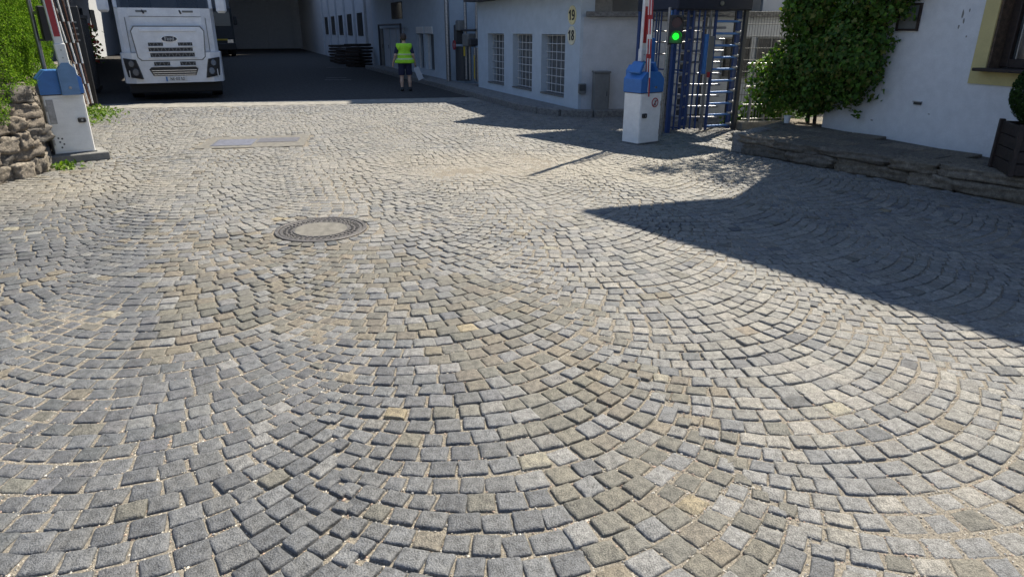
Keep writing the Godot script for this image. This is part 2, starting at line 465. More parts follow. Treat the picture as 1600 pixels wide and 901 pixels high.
func make_pavement() -> void:
	var r := RandomNumberGenerator.new()
	r.seed = 77
	var paved := PackedVector2Array(PAVED)
	var root := Node3D.new()
	root.name = "cobblestone_pavement"
	add_child(root)
	tag(root, "grey and tan granite cobbles laid in overlapping arcs across the yard", "pavement", "", "structure")
	# joint bed: sandy grit, a little uneven, washed higher in places
	var bn := noise_of(0.9, 5)
	var bed := MB.new()
	var bed_y := func(x: float, z: float) -> float:
		var p := Vector2(x, z)
		var full := maxf(blob(p, Vector2(-2.75, -3.9), Vector2(0.6, 0.5)) * 0.55, blob(p, Vector2(0.2, -8.6), Vector2(2.4, 1.1)))
		full = maxf(full, blob(p, Vector2(-3.2, -2.6), Vector2(1.6, 1.2)) * 0.6)
		full = maxf(full, blob(p, Vector2(2.2, -2.0), Vector2(1.4, 0.9)) * 0.7)
		return -0.0115 + 0.010 * bn.get_noise_2d(x, z) + 0.0070 * full
	for i in 62:
		for k in 76:
			var x0 := -6.6 + i * 0.25
			var z0 := -17.2 + k * 0.25
			var a := Vector3(x0, bed_y.call(x0, z0), z0)
			var b := Vector3(x0 + 0.25, bed_y.call(x0 + 0.25, z0), z0)
			var c := Vector3(x0 + 0.25, bed_y.call(x0 + 0.25, z0 + 0.25), z0 + 0.25)
			var d := Vector3(x0, bed_y.call(x0, z0 + 0.25), z0 + 0.25)
			bed.quad(a, b, c, d, Vector3.UP)
	for i in 14:
		for k in 36:
			var x0 := -10.1 + i * 0.25
			var z0 := -17.2 + k * 0.25
			bed.quad(Vector3(x0, -0.018, z0), Vector3(x0 + 0.25, -0.018, z0), Vector3(x0 + 0.25, -0.018, z0 + 0.25), Vector3(x0, -0.018, z0 + 0.25), Vector3.UP)
	obj("joint_bed", bed, M.bed, root).set_meta("kind", "stuff")

	var fine := []
	var coarse := []
	for i in 26:
		fine.append(cobble_variant(r, true))
	for i in 14:
		coarse.append(cobble_variant(r, false))
	var hd := deg_to_rad(-20.0)
	var A := Vector2(sin(hd), -cos(hd))
	var N := Vector2(-A.y, A.x)
	var R := 1.06
	var pitch := 0.110
	var wob := noise_of(0.55, 9, FastNoiseLite.TYPE_SIMPLEX_SMOOTH, 2)
	var nz := noise_of(0.8, 19)
	var hz := noise_of(0.5, 23)
	var list := []
	for k in range(-10, 9):
		var nc := 0.13 + 1.5 * k + 0.75
		for jrow in range(-44, 200):
			var s0 := jrow * pitch + r.randf_range(-0.006, 0.006)
			var phi := -PI / 4 - r.randf_range(0.0, 0.02)
			while phi < PI / 4 - 0.02:
				var e := absf(phi) / (PI / 4)
				var w := lerpf(0.118, 0.088, e * e) * r.randf_range(0.84, 1.16)
				var dphi := w / R
				if phi + dphi > PI / 4 - 0.035:
					dphi = PI / 4 - phi + 0.012
					w = dphi * R
				var f := phi + dphi * 0.5
				phi += dphi
				var n := nc + R * sin(f)
				var s := s0 - R * (cos(f) - cos(PI / 4))
				var p := N * n + A * s
				if p.y > 1.2 or p.y < -17.4:
					continue
				var wx := wob.get_noise_2d(p.x, p.y)
				p += Vector2(wx, wob.get_noise_2d(p.x + 50.0, p.y + 9.0)) * 0.05
				if not Geometry2D.is_point_in_polygon(p, paved):
					continue
				var d3 := Vector3(p.x, 0, p.y)
				if not seen(d3):
					continue
				if p.distance_to(HOLE) < 0.53:
					continue
				var q := (p - SVC).rotated(deg_to_rad(11.0))
				if absf(q.x) < 0.825 and absf(q.y) < 0.635:
					continue
				var jt := r.randf_range(0.004, 0.0105)
				var sx := (w - jt) / 0.11
				var sz := (pitch * cos(f) * r.randf_range(0.95, 1.05) - jt) / 0.11
				# direction of the arc at this stone: N cos f + A sin f
				var tdir := N * cos(f) + A * sin(f)
				var ang := -atan2(tdir.y, tdir.x) + r.randf_range(-0.07, 0.07)
				list.append([p, ang, sx, sz])
	# a ring of stones round the manhole
	for i in 28:
		var t := TAU * i / 28.0
		list.append([HOLE + Vector2(cos(t), sin(t)) * 0.455, -t + PI / 2, 0.80, 0.86])
	var shown := []
	for it in list:
		var p: Vector2 = it[0]
		var dist := p.length()
		var y := r.randf_range(-0.003, 0.003) + hz.get_noise_2d(p.x, p.y) * 0.006
		var b := Basis(Vector3.UP, it[1]) * Basis(Vector3.RIGHT, r.randf_range(-0.016, 0.016)) * Basis(Vector3.BACK, r.randf_range(-0.016, 0.016))
		var turn := r.randi() % 4
		var sc := Vector3(it[2], 1, it[3])
		if turn % 2 == 1:
			sc = Vector3(it[3], 1, it[2])
		b = b * Basis(Vector3.UP, turn * PI / 2) * Basis.from_scale(sc)
		var xf := Transform3D(b, Vector3(p.x, y, p.y))
		var c := tone_of(p, nz, r)
		var dep := -p.y * cos(PITCH) + EYE * sin(PITCH)
		var up := (0.0 - EYE) * cos(PITCH) - p.y * sin(PITCH)
		var inside := dep > 0 and absf(p.x / dep) < 0.76 and absf(up / dep) < 0.425
		shown.append([dist if inside else dist + 100.0, xf, c, dist])
	shown.sort_custom(func(a, b): return a[0] < b[0])
	var mats := {}
	for i in shown.size():
		var it: Array = shown[i]
		var xf: Transform3D = it[1]
		var c: Color = it[2]
		if i < 300:
			var va: Array = fine[r.randi() % fine.size()]
			var key := "%d_%d_%d" % [roundi(c.r * 50), roundi(c.g * 50), roundi(c.b * 50)]
			if not mats.has(key):
				mats[key] = mat(c.r, c.g, c.b, 0.62, "granite", 0.48, 1.1)
			var o := MeshInstance3D.new()
			o.name = "cobble" if i == 0 else "cobble_%03d" % i
			o.mesh = va[0]
			o.material_override = mats[key]
			o.transform = xf
			root.add_child(o, true)
		elif it[3] < 5.2:
			put_cobble(xf, fine[r.randi() % fine.size()], c)
		else:
			put_cobble(xf, coarse[r.randi() % coarse.size()], c)
	var arr := []
	arr.resize(Mesh.ARRAY_MAX)
	arr[Mesh.ARRAY_VERTEX] = col_v
	arr[Mesh.ARRAY_NORMAL] = col_n
	arr[Mesh.ARRAY_COLOR] = col_c
	var big := ArrayMesh.new()
	big.add_surface_from_arrays(Mesh.PRIMITIVE_TRIANGLES, arr)
	obj("more_cobbles", big, M.stone, root).set_meta("kind", "stuff")
	# loose grit lying in the joints
	var peb := MB.new()
	var o6 := [Vector3(1, 0, 0.1), Vector3(0.2, 0, 1), Vector3(-0.9, 0.1, 0), Vector3(0, -0.1, -1)]
	for i in 4:
		peb.tri(o6[i], o6[(i + 1) % 4], Vector3(0.1, 0.8, 0), o6[i] + o6[(i + 1) % 4] + Vector3.UP)
	var spots := []
	for it in shown:
		if it[3] > 6.5:
			continue
		var xf: Transform3D = it[1]
		for k in (22 if it[3] < 3.5 else 9):
			var side := r.randf_range(-0.58, 0.58)
			var ed := (0.5 + r.randf_range(0.03, 0.13)) * (1.0 if r.randf() < 0.5 else -1.0)
			var lp := Vector3(side, 0, ed) if r.randf() < 0.5 else Vector3(ed, 0, side)
			var wp := xf * (lp * 0.11)
			wp.y = bed_y.call(wp.x, wp.z) + r.randf_range(0.0, 0.004)
			var s := r.randf_range(0.0015, 0.0045) if r.randf() < 0.9 else r.randf_range(0.004, 0.0075)
			var cc: Color = [Color(0.50, 0.44, 0.34), Color(0.40, 0.36, 0.29), Color(0.30, 0.29, 0.27), Color(0.60, 0.56, 0.48), Color(0.44, 0.32, 0.24)][r.randi() % 5]
			spots.append([Transform3D(Basis(Vector3.UP, r.randf() * TAU).scaled(Vector3(s, s * 0.8, s * r.randf_range(0.7, 1.2))), wp), cc])
	var mm := MultiMesh.new()
	mm.transform_format = MultiMesh.TRANSFORM_3D
	mm.use_colors = true
	mm.mesh = peb.mesh()
	mm.instance_count = spots.size()
	for i in spots.size():
		mm.set_instance_transform(i, spots[i][0])
		mm.set_instance_color(i, spots[i][1])
	var mi := MultiMeshInstance3D.new()
	mi.name = "joint_grit"
	mi.multimesh = mm
	mi.material_override = M.grit
	root.add_child(mi)
	mi.set_meta("kind", "stuff")
	print("cobbles ", shown.size(), " grit ", spots.size(), " tris ", col_v.size() / 3)

# ------------------------------------------------------------------ ground things
func make_ground() -> void:
	var g := MB.new()
	g.quad(Vector3(-400, -0.07, -400), Vector3(400, -0.07, -400), Vector3(400, -0.07, 400), Vector3(-400, -0.07, 400), Vector3.UP)
	struct("ground", g, M.concrete_grey, "plain grey ground lying under and beyond the paved yard", "ground")
	var rd := MB.new()
	rd.slab(PackedVector2Array([Vector2(-12.6, -15.55), Vector2(-0.62, -17.6), Vector2(-1.05, -18.75), Vector2(-24.5, -79), Vector2(-42, -79), Vector2(-18.5, -15.5)]), -0.06, -0.006)
	struct("road", rd, M.asphalt, "dark asphalt street running between the buildings beyond the drain", "road")
	# thin pale dashes on the street
	for a in [[-8.0, -33.0, 1.3], [-6.2, -34.2, 1.1], [-4.6, -34.9, 1.2], [-6.1, -24.6, 0.9], [-6.4, -25.6, 0.7]]:
		var mk := MB.new()
		mk.box(Vector3.ZERO, Vector3(a[2], 0.003, 0.12))
		var o := obj("road_dash", mk, M.concrete, null)
		o.position = Vector3(a[0], 0.0, a[1])
		o.rotation.y = deg_to_rad(8)
		tag(o, "thin pale dash on the asphalt street", "road marking", "pale dashes on the street")
	# concrete apron and drain
	var ap := MB.new()
	ap.slab(PackedVector2Array([Vector2(-9.6, -15.27), Vector2(-0.55, -17.15), Vector2(-0.75, -18.0), Vector2(-1.25, -17.98), Vector2(-10.2, -16.12)]), -0.06, 0.0)
	struct("concrete_apron", ap, M.concrete, "pale concrete strip between the slotted drain and the asphalt street", "pavement")
	var dr := thing("drain_channel", "slotted iron drain set in concrete across the end of the cobbles", "drain", Vector3(-4.72, 0, -16.085), deg_to_rad(11.7))
	one_box("edge", Vector3(0, -0.03, 0.13), Vector3(9.1, 0.06, 0.12), M.concrete, dr, 0.006)
	one_box("edge", Vector3(0, -0.03, -0.13), Vector3(9.1, 0.06, 0.12), M.concrete, dr, 0.006)
	one_box("channel", Vector3(0, -0.055, 0), Vector3(9.1, 0.02, 0.14), M.slot, dr)
	var gm := MB.new()
	for i in 12:
		gm.box(Vector3(-0.22 + i * 0.04, -0.012, 0), Vector3(0.016, 0.018, 0.13))
	gm.box(Vector3(0, -0.012, 0.061), Vector3(0.49, 0.019, 0.012))
	gm.box(Vector3(0, -0.012, -0.061), Vector3(0.49, 0.019, 0.012))
	var gmesh := gm.mesh()
	for i in 18:
		var o := obj("grate", gmesh, M.slot, dr)
		o.position.x = -4.25 + i * 0.5
	# manhole
	var mh := thing("manhole_cover", "round iron manhole ring with concrete centre among the cobbles", "manhole cover", Vector3(HOLE.x, 0, HOLE.y))
	var fr := MB.new()
	fr.lathe(Vector3.ZERO, [[0.392, -0.05], [0.392, 0.0], [0.387, 0.003], [0.362, 0.003], [0.358, 0.0], [0.358, -0.05]], 64)
	obj("frame", fr, M.iron, mh)
	var cv := MB.new()
	cv.lathe(Vector3.ZERO, [[0.353, -0.05], [0.353, -0.004], [0.349, -0.001], [0.327, -0.001], [0.322, -0.007], [0.243, -0.007], [0.239, 0.0], [0.226, 0.0], [0.222, -0.004]], 64)
	obj("cover_ring", cv, M.iron, mh)
	var inf := MB.new()
	inf.lathe(Vector3.ZERO, [[0.226, -0.006], [0.2235, -0.002], [0.0, 0.0005]], 48)
	obj("concrete_infill", inf, M.infill, mh)
	for ringd in [[0.307, 40], [0.267, 34]]:
		for i in ringd[1]:
			var t: float = TAU * (i + (0.5 if ringd[1] == 34 else 0.0)) / ringd[1]
			one_box("stud", Vector3(cos(t) * ringd[0], -0.003, sin(t) * ringd[0]), Vector3(0.024, 0.01, 0.02), M.iron, mh, 0.003, Basis(Vector3.UP, -t))
	# service hatch
	var sv := thing("service_cover", "rectangular concrete slab with two metal plates let into the cobbles", "service cover", Vector3(SVC.x, 0, SVC.y), deg_to_rad(10.6))
	one_box("slab", Vector3(0, -0.027, 0), Vector3(1.54, 0.06, 1.16), M.infill, sv, 0.006)
	one_box("plate", Vector3(-0.30, 0.004, 0.08), Vector3(0.56, 0.008, 0.60), M.plate_blue, sv, 0.002)
	one_box("plate", Vector3(0.33, 0.004, -0.08), Vector3(0.62, 0.008, 0.44), M.plate, sv, 0.002)
	var rim := MB.new()
	for q in [[Vector3(-0.30, 0.003, 0.39), Vector3(0.60, 0.01, 0.015)], [Vector3(-0.30, 0.003, -0.23), Vector3(0.60, 0.01, 0.015)], [Vector3(-0.59, 0.003, 0.08), Vector3(0.015, 0.01, 0.60)], [Vector3(-0.012, 0.003, 0.08), Vector3(0.015, 0.01, 0.60)]]:
		rim.box(q[0], q[1])
	obj("rim", rim, M.galv, sv)

# ------------------------------------------------------------------ rocks and plants
func rock_variant(r: RandomNumberGenerator) -> ArrayMesh:
	var nz := noise_of(0.9, r.randi() % 10000, FastNoiseLite.TYPE_SIMPLEX_SMOOTH, 3)
	var st := SurfaceTool.new()
	st.begin(Mesh.PRIMITIVE_TRIANGLES)
	st.set_smooth_group(0)
	var K := 8
	for f in 6:
		var ax := f / 2
		var sg := 1.0 if f % 2 == 0 else -1.0
		var P := []
		for i in K + 1:
			var row := []
			for j in K + 1:
				var q := Vector3.ZERO
				q[ax] = sg
				q[(ax + 1) % 3] = -1.0 + 2.0 * i / K
				q[(ax + 2) % 3] = -1.0 + 2.0 * j / K
				var l := pow(pow(absf(q.x), 9) + pow(absf(q.y), 9) + pow(absf(q.z), 9), 1.0 / 9)
				q = q / l
				q *= 0.5 * (1.0 + 0.24 * nz.get_noise_3dv(q * 1.0) + 0.13 * nz.get_noise_3dv(q * 2.8))
				row.append(q)
			P.append(row)
		for i in K:
			for j in K:
				var ord := [P[i][j], P[i][j + 1], P[i + 1][j + 1], P[i][j], P[i + 1][j + 1], P[i + 1][j]]
				if sg < 0:
					ord.reverse()
				for q in ord:
					st.add_vertex(q)
	st.index()
	st.generate_normals()
	return st.commit()

func scatter_leaves(pts: Array, template: PackedVector3Array, tn: PackedVector3Array, size: Vector2, cols: Array, r: RandomNumberGenerator, droop := 0.0) -> ArrayMesh:
	var vv := PackedVector3Array()
	var nn := PackedVector3Array()
	var cc := PackedColorArray()
	for p in pts:
		var out: Vector3 = (p[1] as Vector3 + Vector3(r.randf_range(-1, 1), r.randf_range(-1, 1), r.randf_range(-1, 1)) * 0.75).normalized()
		var tip := Vector3(r.randf_range(-1, 1), r.randf_range(-1, 1) - droop, r.randf_range(-1, 1))
		tip = (tip - out * tip.dot(out)).normalized()
		var s := r.randf_range(size.x, size.y)
		var b := Basis(out.cross(tip), out, tip).orthonormalized()
		vv.append_array(Transform3D(b.scaled_local(Vector3(s, s, s)), p[0]) * template)
		nn.append_array(Transform3D(b, Vector3.ZERO) * tn)
		var c: Color = cols[r.randi() % cols.size()]
		c = c * r.randf_range(0.75, 1.25)
		var k := PackedColorArray()
		k.resize(template.size())
		k.fill(c)
		cc.append_array(k)
	var arr := []
	arr.resize(Mesh.ARRAY_MAX)
	arr[Mesh.ARRAY_VERTEX] = vv
	arr[Mesh.ARRAY_NORMAL] = nn
	arr[Mesh.ARRAY_COLOR] = cc
	var m := ArrayMesh.new()
	m.add_surface_from_arrays(Mesh.PRIMITIVE_TRIANGLES, arr)
	return m

func leaf_template(kind: int) -> Array:
	# kind 0: narrow folded leaf, kind 1: broad leaf of five points; tip along +z
	var m := MB.new()
	if kind == 0:
		m.tri(Vector3(0, 0, -0.5), Vector3(0.26, 0.1, 0.0), Vector3(0, 0, 0.6), Vector3.UP)
		m.tri(Vector3(0, 0, -0.5), Vector3(-0.26, 0.1, 0.0), Vector3(0, 0, 0.6), Vector3.UP)
	else:
		var rim := [Vector3(0.30, 0.06, -0.45), Vector3(0.55, 0.12, -0.05), Vector3(0.26, 0.04, 0.12), Vector3(0, -0.05, 0.62)]
		for sg in [-1.0, 1.0]:
			var s3 := Vector3(sg, 1, 1)
			m.tri(Vector3(0, 0, -0.4), rim[0] * s3, rim[1] * s3, Vector3.UP)
			m.tri(Vector3(0, 0, -0.4), rim[1] * s3, rim[2] * s3, Vector3.UP)
			m.tri(Vector3(0, 0, -0.4), rim[2] * s3, rim[3] * s3, Vector3.UP)
	return [m.v, m.n]

func make_left_side() -> void:
	var r := RandomNumberGenerator.new()
	r.seed = 401
	var path := [Vector2(-6.05, -5.6), Vector2(-5.86, -7.5), Vector2(-5.70, -8.12), Vector2(-7.0, -10.6), Vector2(-9.33, -15.2)]
	var wall := thing("stone_wall", "rough tan fieldstone wall carrying the clipped green hedge", "wall")
	var core := MB.new()
	core.slab(PackedVector2Array([Vector2(-6.25, -5.6), Vector2(-6.06, -7.5), Vector2(-5.98, -8.05), Vector2(-7.2, -10.6), Vector2(-9.5, -15.1), Vector2(-12.5, -15.1), Vector2(-12.5, -5.6)]), -0.06, 0.98)
	obj("core", core, M.mortar, wall)
	var vars := []
	for i in 9:
		vars.append(rock_variant(r))
	var ys := [[0.08, 0.22], [0.25, 0.20], [0.41, 0.19], [0.57, 0.20], [0.74, 0.20], [0.90, 0.19]]
	for row in ys.size():
		var acc := -r.randf() * 0.3
		for sgm in path.size() - 1:
			var a: Vector2 = path[sgm]
			var b: Vector2 = path[sgm + 1]
			var L := a.distance_to(b)
			var d := (b - a) / L
			var nrm := Vector2(-d.y, d.x)
			var t := maxf(acc, 0.0)
			while t < L:
				var ln := r.randf_range(0.15, 0.38)
				var c := a + d * (t + ln * 0.5) - nrm * (0.13 + row * 0.018 + r.randf_range(-0.03, 0.03))
				var o := obj("stone", vars[r.randi() % 9], M.rocks[r.randi() % 4], wall)
				o.transform = Transform3D(Basis(Vector3.UP, -atan2(d.y, d.x) + r.randf_range(-0.12, 0.12)) * Basis(Vector3.BACK, r.randf_range(-0.15, 0.15)) * Basis.from_scale(Vector3(ln * 1.02, ys[row][1] * r.randf_range(0.9, 1.12), 0.34)), Vector3(c.x, ys[row][0] + r.randf_range(-0.03, 0.03), c.y))
				t += ln * 0.97
			acc = t - L
	# hedge on top, hanging over the near end
	var pts := []
	var path2 := [Vector2(-6.12, -5.0), Vector2(-5.92, -7.5), Vector2(-5.86, -8.1), Vector2(-7.05, -10.4), Vector2(-7.75, -11.8)]
	var bump := noise_of(1.3, 88)
	for i in 120000:
		var sgm := [0, 0, 1, 2, 2, 2, 3, 3][r.randi() % 8] as int
		var f := r.randf()
		var p: Vector2 = (path2[sgm] as Vector2).lerp(path2[sgm + 1], f)
		var d: Vector2 = ((path2[sgm + 1] as Vector2) - path2[sgm]).normalized()
		var nrm := Vector2(-d.y, d.x)
		var low := 0.98
		if p.y > -7.95:
			low = lerpf(0.64, 1.0, clampf((-7.72 - p.y) / 0.25, 0, 1))
		low += 0.07 * bump.get_noise_2d(p.x * 3.0, p.y * 3.0)
		var y := r.randf_range(low, 3.1)
		var dep := absf(r.randfn(0.0, 0.09)) - 0.05 + 0.16 * bump.get_noise_3d(p.x * 1.6, y * 1.9, p.y * 1.6)
		if y < 1.05:
			dep -= 0.12
		var w := p - nrm * (dep - 0.08)
		pts.append([Vector3(w.x, y, w.y), Vector3(nrm.x, 0.5, nrm.y)])
	for i in 9000:
		var f := r.randf()
		var p := Vector2(-7.75, -11.8).lerp(Vector2(-9.2, -11.3), f)
		pts.append([Vector3(p.x + r.randfn(0, 0.05), r.randf_range(0.98, 3.1), p.y + r.randfn(0, 0.06)), Vector3(-0.3, 0.4, -0.9)])
	var lt := leaf_template(0)
	var hg := thing("hedge", "dense clipped green hedge growing on the fieldstone wall", "hedge")
	obj("foliage", scatter_leaves(pts, lt[0], lt[1], Vector2(0.014, 0.032), [Color(0.105, 0.20, 0.014), Color(0.075, 0.155, 0.012), Color(0.155, 0.25, 0.018), Color(0.05, 0.105, 0.012)], r), M.hedge, hg)
	var cr := MB.new()
	cr.slab(PackedVector2Array([Vector2(-6.36, -5.0), Vector2(-6.16, -7.5), Vector2(-6.1, -8.0), Vector2(-7.25, -10.4), Vector2(-7.9, -11.65), Vector2(-9.2, -11.2), Vector2(-9.2, -5.0)]), 0.99, 2.95)
	obj("light_block_core", cr, M.bark, hg)  # solid block added inside the foliage to stop light passing through
	# weeds at the foot of the wall
	for wd in [[Vector3(-8.35, 0, -13.6), 0.30, 420, 0.22, "largest patch of green weeds along the wall behind the barrier gate"], [Vector3(-8.75, 0, -14.5), 0.22, 260, 0.2, "green weeds at the wall end nearest the sliding gate"], [Vector3(-7.9, 0, -12.7), 0.2, 120, 0.14, "sparse green weeds beside the cobbles close behind the barrier plinth"], [Vector3(-5.62, 0, -8.42), 0.09, 90, 0.09, "tiny weed tuft between the wall corner and the barrier plinth"]]:
		var wp := []
		for i in wd[2]:
			var q := Vector3(r.randfn(0, wd[1]), 0, r.randfn(0, wd[1]))
			wp.append([wd[0] + q + Vector3.UP * r.randf_range(0.0, wd[3]) * exp(-q.length() * 2.0), Vector3(q.x, 0.5, q.z)])
		var w := obj("weed", scatter_leaves(wp, lt[0], lt[1], Vector2(0.04, 0.09), [Color(0.13, 0.22, 0.03), Color(0.20, 0.27, 0.05), Color(0.09, 0.16, 0.03)], r), M.leaf)
		tag(w, wd[4], "weeds", "weeds at the foot of the wall")

# ------------------------------------------------------------------ barrier gates
func make_barrier(at: Vector3, turn: float, label: String, left: bool) -> void:
	var b := thing("barrier_gate", label, "barrier", at, turn, "barrier gates of the yard entrance")
	var base_y := 0.0
	if left:
		one_box("plinth", Vector3(0.02, 0.05, 0.02), Vector3(0.70, 0.11, 0.50), M.concrete_grey, b, 0.012)
		base_y = 0.105
	var w := 0.46
	var d := 0.34
	var cab := MB.new()
	cab.box(Vector3(0, base_y + 0.375, 0), Vector3(w, 0.75, d), 0.012)
	obj("cabinet", cab, M.cab_white, b)
	one_box("foot", Vector3(0, base_y + 0.008, 0), Vector3(w + 0.03, 0.016, d + 0.03), M.grey_paint, b, 0.003)
	var door := one_box("door", Vector3(0, base_y + 0.37, d * 0.5 + 0.002), Vector3(w - 0.05, 0.66, 0.006), M.cab_white, b, 0.002)
	for hy in [0.16, 0.58]:
		one_box("hinge", Vector3((-w * 0.5 + 0.016) if left else (w * 0.5 - 0.016), base_y + hy, d * 0.5 + 0.004), Vector3(0.02, 0.07, 0.014), M.galv, door, 0.003)
	one_box("seam", Vector3(0, base_y + 0.745, 0), Vector3(w + 0.006, 0.012, d + 0.006), M.dark_grey, b)
	# hood with chamfered shoulders
	var hood := MB.new()
	var y0 := base_y + 0.752
	var hw := w * 0.5 + 0.012
	hood.prism(PackedVector2Array([Vector2(-hw, y0), Vector2(hw, y0), Vector2(hw, y0 + 0.19), Vector2(hw - 0.10, y0 + 0.29), Vector2(-hw + 0.10, y0 + 0.29), Vector2(-hw, y0 + 0.19)]), -d * 0.5 - 0.012, d * 0.5 + 0.012)
	obj("hood", hood, M.blue, b)
	# boom carrier
	var cx := 0.085 if left else -0.02
	var ar := MB.new()
	ar.prism(PackedVector2Array([Vector2(cx - 0.10, y0 - 0.01), Vector2(cx + 0.10, y0 - 0.01), Vector2(cx + 0.10, y0 + 0.30), Vector2(cx + 0.04, y0 + 0.38), Vector2(cx - 0.04, y0 + 0.38), Vector2(cx - 0.10, y0 + 0.30)]), d * 0.5 + 0.015 if left else -d * 0.5 - 0.10, d * 0.5 + 0.10 if left else -d * 0.5 - 0.015)
	var ca := obj("boom_carrier", ar, M.blue_pale if left else M.blue, b)
	one_bar("bolt", Vector3(cx, y0 + 0.08, d * 0.5 + 0.09), Vector3(cx, y0 + 0.08, d * 0.5 + 0.112), 0.018, M.galv, ca)
	if not left:
		# open guard hoop round the boom foot
		var hp := MB.new()
		for s in [-1.0, 1.0]:
			hp.box(Vector3(0.15 * s - 0.02, y0 + 0.345, 0.0), Vector3(0.05, 0.17, 0.22), 0.008, Basis(Vector3.BACK, 0.5 * s))
		hp.box(Vector3(-0.02, y0 + 0.42, -0.06), Vector3(0.24, 0.035, 0.10), 0.008)
		obj("guard_hoop", hp, M.blue, b)
	# boom: tapered white beam with red fields
	var bz := d * 0.5 + 0.055 if left else -0.05
	var bb := thing_part("boom", b)
	var tilt := 0.035 if left else -0.01
	bb.transform = Transform3D(Basis(Vector3.BACK, tilt), Vector3(cx, y0 + 0.30, bz))
	var L := 3.45
	var bm := MB.new()
	bm.box(Vector3(0, L * 0.5, 0), Vector3(0.105, L, 0.05), 0.008)
	obj("beam", bm, M.white_paint, bb)
	one_box("sleeve", Vector3(0, 0.14, 0), Vector3(0.125, 0.34, 0.07), M.white_paint, bb, 0.01)
	for k in 4:
		for s in [-1.0, 1.0]:
			one_box("red_field", Vector3(0, 0.64 + k * 0.86, s * 0.0265), Vector3(0.066, 0.50, 0.004), M.red, bb)
	for k in 3:
		one_bar("bolt", Vector3(0, 0.05 + k * 0.09, 0.036), Vector3(0, 0.05 + k * 0.09, 0.042), 0.009, M.galv, bb, 6)
	# hanging grille of thin rods, folded along the raised boom
	for k in 4:
		var top := Vector3(0.08 * (1.0 if left else -1.0) + 0.012 * k, 3.2, 0.03 - 0.05 * k) if not left else Vector3(0.06 + 0.02 * k, 2.9, -0.05 - 0.05 * k)
		var bot := Vector3(0.265 + 0.03 * k, 0.70, -0.02 - 0.03 * k)
		if not left:
			bot = Vector3(-0.12 + 0.022 * k, 0.70 + 0.06 * (k % 2), d * 0.5 + 0.06 - 0.045 * k)
			top = bot + Vector3(0.05, 2.4, -0.14)
		else:
			top = bot + Vector3(-0.22 + 0.05 * k, 2.3, 0.0)
		var n := 9
		var rod := thing_part("skirt_rod", b)
		for i in n:
			one_bar("rod_field", top.lerp(bot, float(i) / n), top.lerp(bot, float(i + 1) / n), 0.011, M.rust if (i + k) % 2 == 0 and left else (M.red if (i + k) % 2 == 0 else M.white_paint), rod, 6)
	var lk := one_box("lock", Vector3(0.145 if left else -0.14, base_y + 0.42, d * 0.5 + 0.02), Vector3(0.09, 0.065, 0.04), M.black, b, 0.01)
	one_bar("keyhole", Vector3(0.145 if left else -0.14, base_y + 0.42, d * 0.5 + 0.041), Vector3(0.145 if left else -0.14, base_y + 0.42, d * 0.5 + 0.046), 0.014, M.galv, lk)
	if left:
		one_box("cover_strip", Vector3(-0.165, base_y + 0.54, d * 0.5 + 0.008), Vector3(0.075, 0.30, 0.007), M.galv, b, 0.002)
		for q in [[-0.12, 0.20], [-0.15, 0.16], [-0.11, 0.13], [-0.14, 0.09], [-0.16, 0.21]]:
			one_bar("screw", Vector3(q[0], base_y + q[1], d * 0.5), Vector3(q[0], base_y + q[1], d * 0.5 + 0.006), 0.012, M.black, b)
	else:
		# round no-pedestrians plate
		var sg := thing_part("warning_plate", b)
		sg.position = Vector3(0.08, base_y + 0.60, d * 0.5 + 0.006)
		one_bar("disc", Vector3.ZERO, Vector3(0, 0, 0.004), 0.066, M.white_paint, sg, 24)
		var rg := MB.new()
		rg.x = Transform3D(Basis(Vector3.RIGHT, PI / 2), Vector3.ZERO)
		rg.lathe(Vector3.ZERO, [[0.070, 0.0], [0.070, 0.007], [0.056, 0.007], [0.056, 0.0]], 32)
		obj("ring", rg, M.red, sg)
		one_box("slash", Vector3(0, 0, 0.0095), Vector3(0.012, 0.125, 0.003), M.red, sg, 0.0, Basis(Vector3.BACK, -0.78))
		one_box("pictogram", Vector3(0, -0.008, 0.006), Vector3(0.018, 0.036, 0.003), M.black, sg)
		one_box("pictogram", Vector3(-0.012, -0.032, 0.006), Vector3(0.009, 0.03, 0.003), M.black, sg, 0.0, Basis(Vector3.BACK, -0.4))
		one_box("pictogram", Vector3(0.012, -0.032, 0.006), Vector3(0.009, 0.03, 0.003), M.black, sg, 0.0, Basis(Vector3.BACK, 0.4))
		one_bar("pictogram", Vector3(0, 0.022, 0.004), Vector3(0, 0.022, 0.0075), 0.01, M.black, sg)

func thing_part(called: String, parent: Node) -> Node3D:
	var o := Node3D.new()
	o.name = called
	parent.add_child(o, true)
	return o

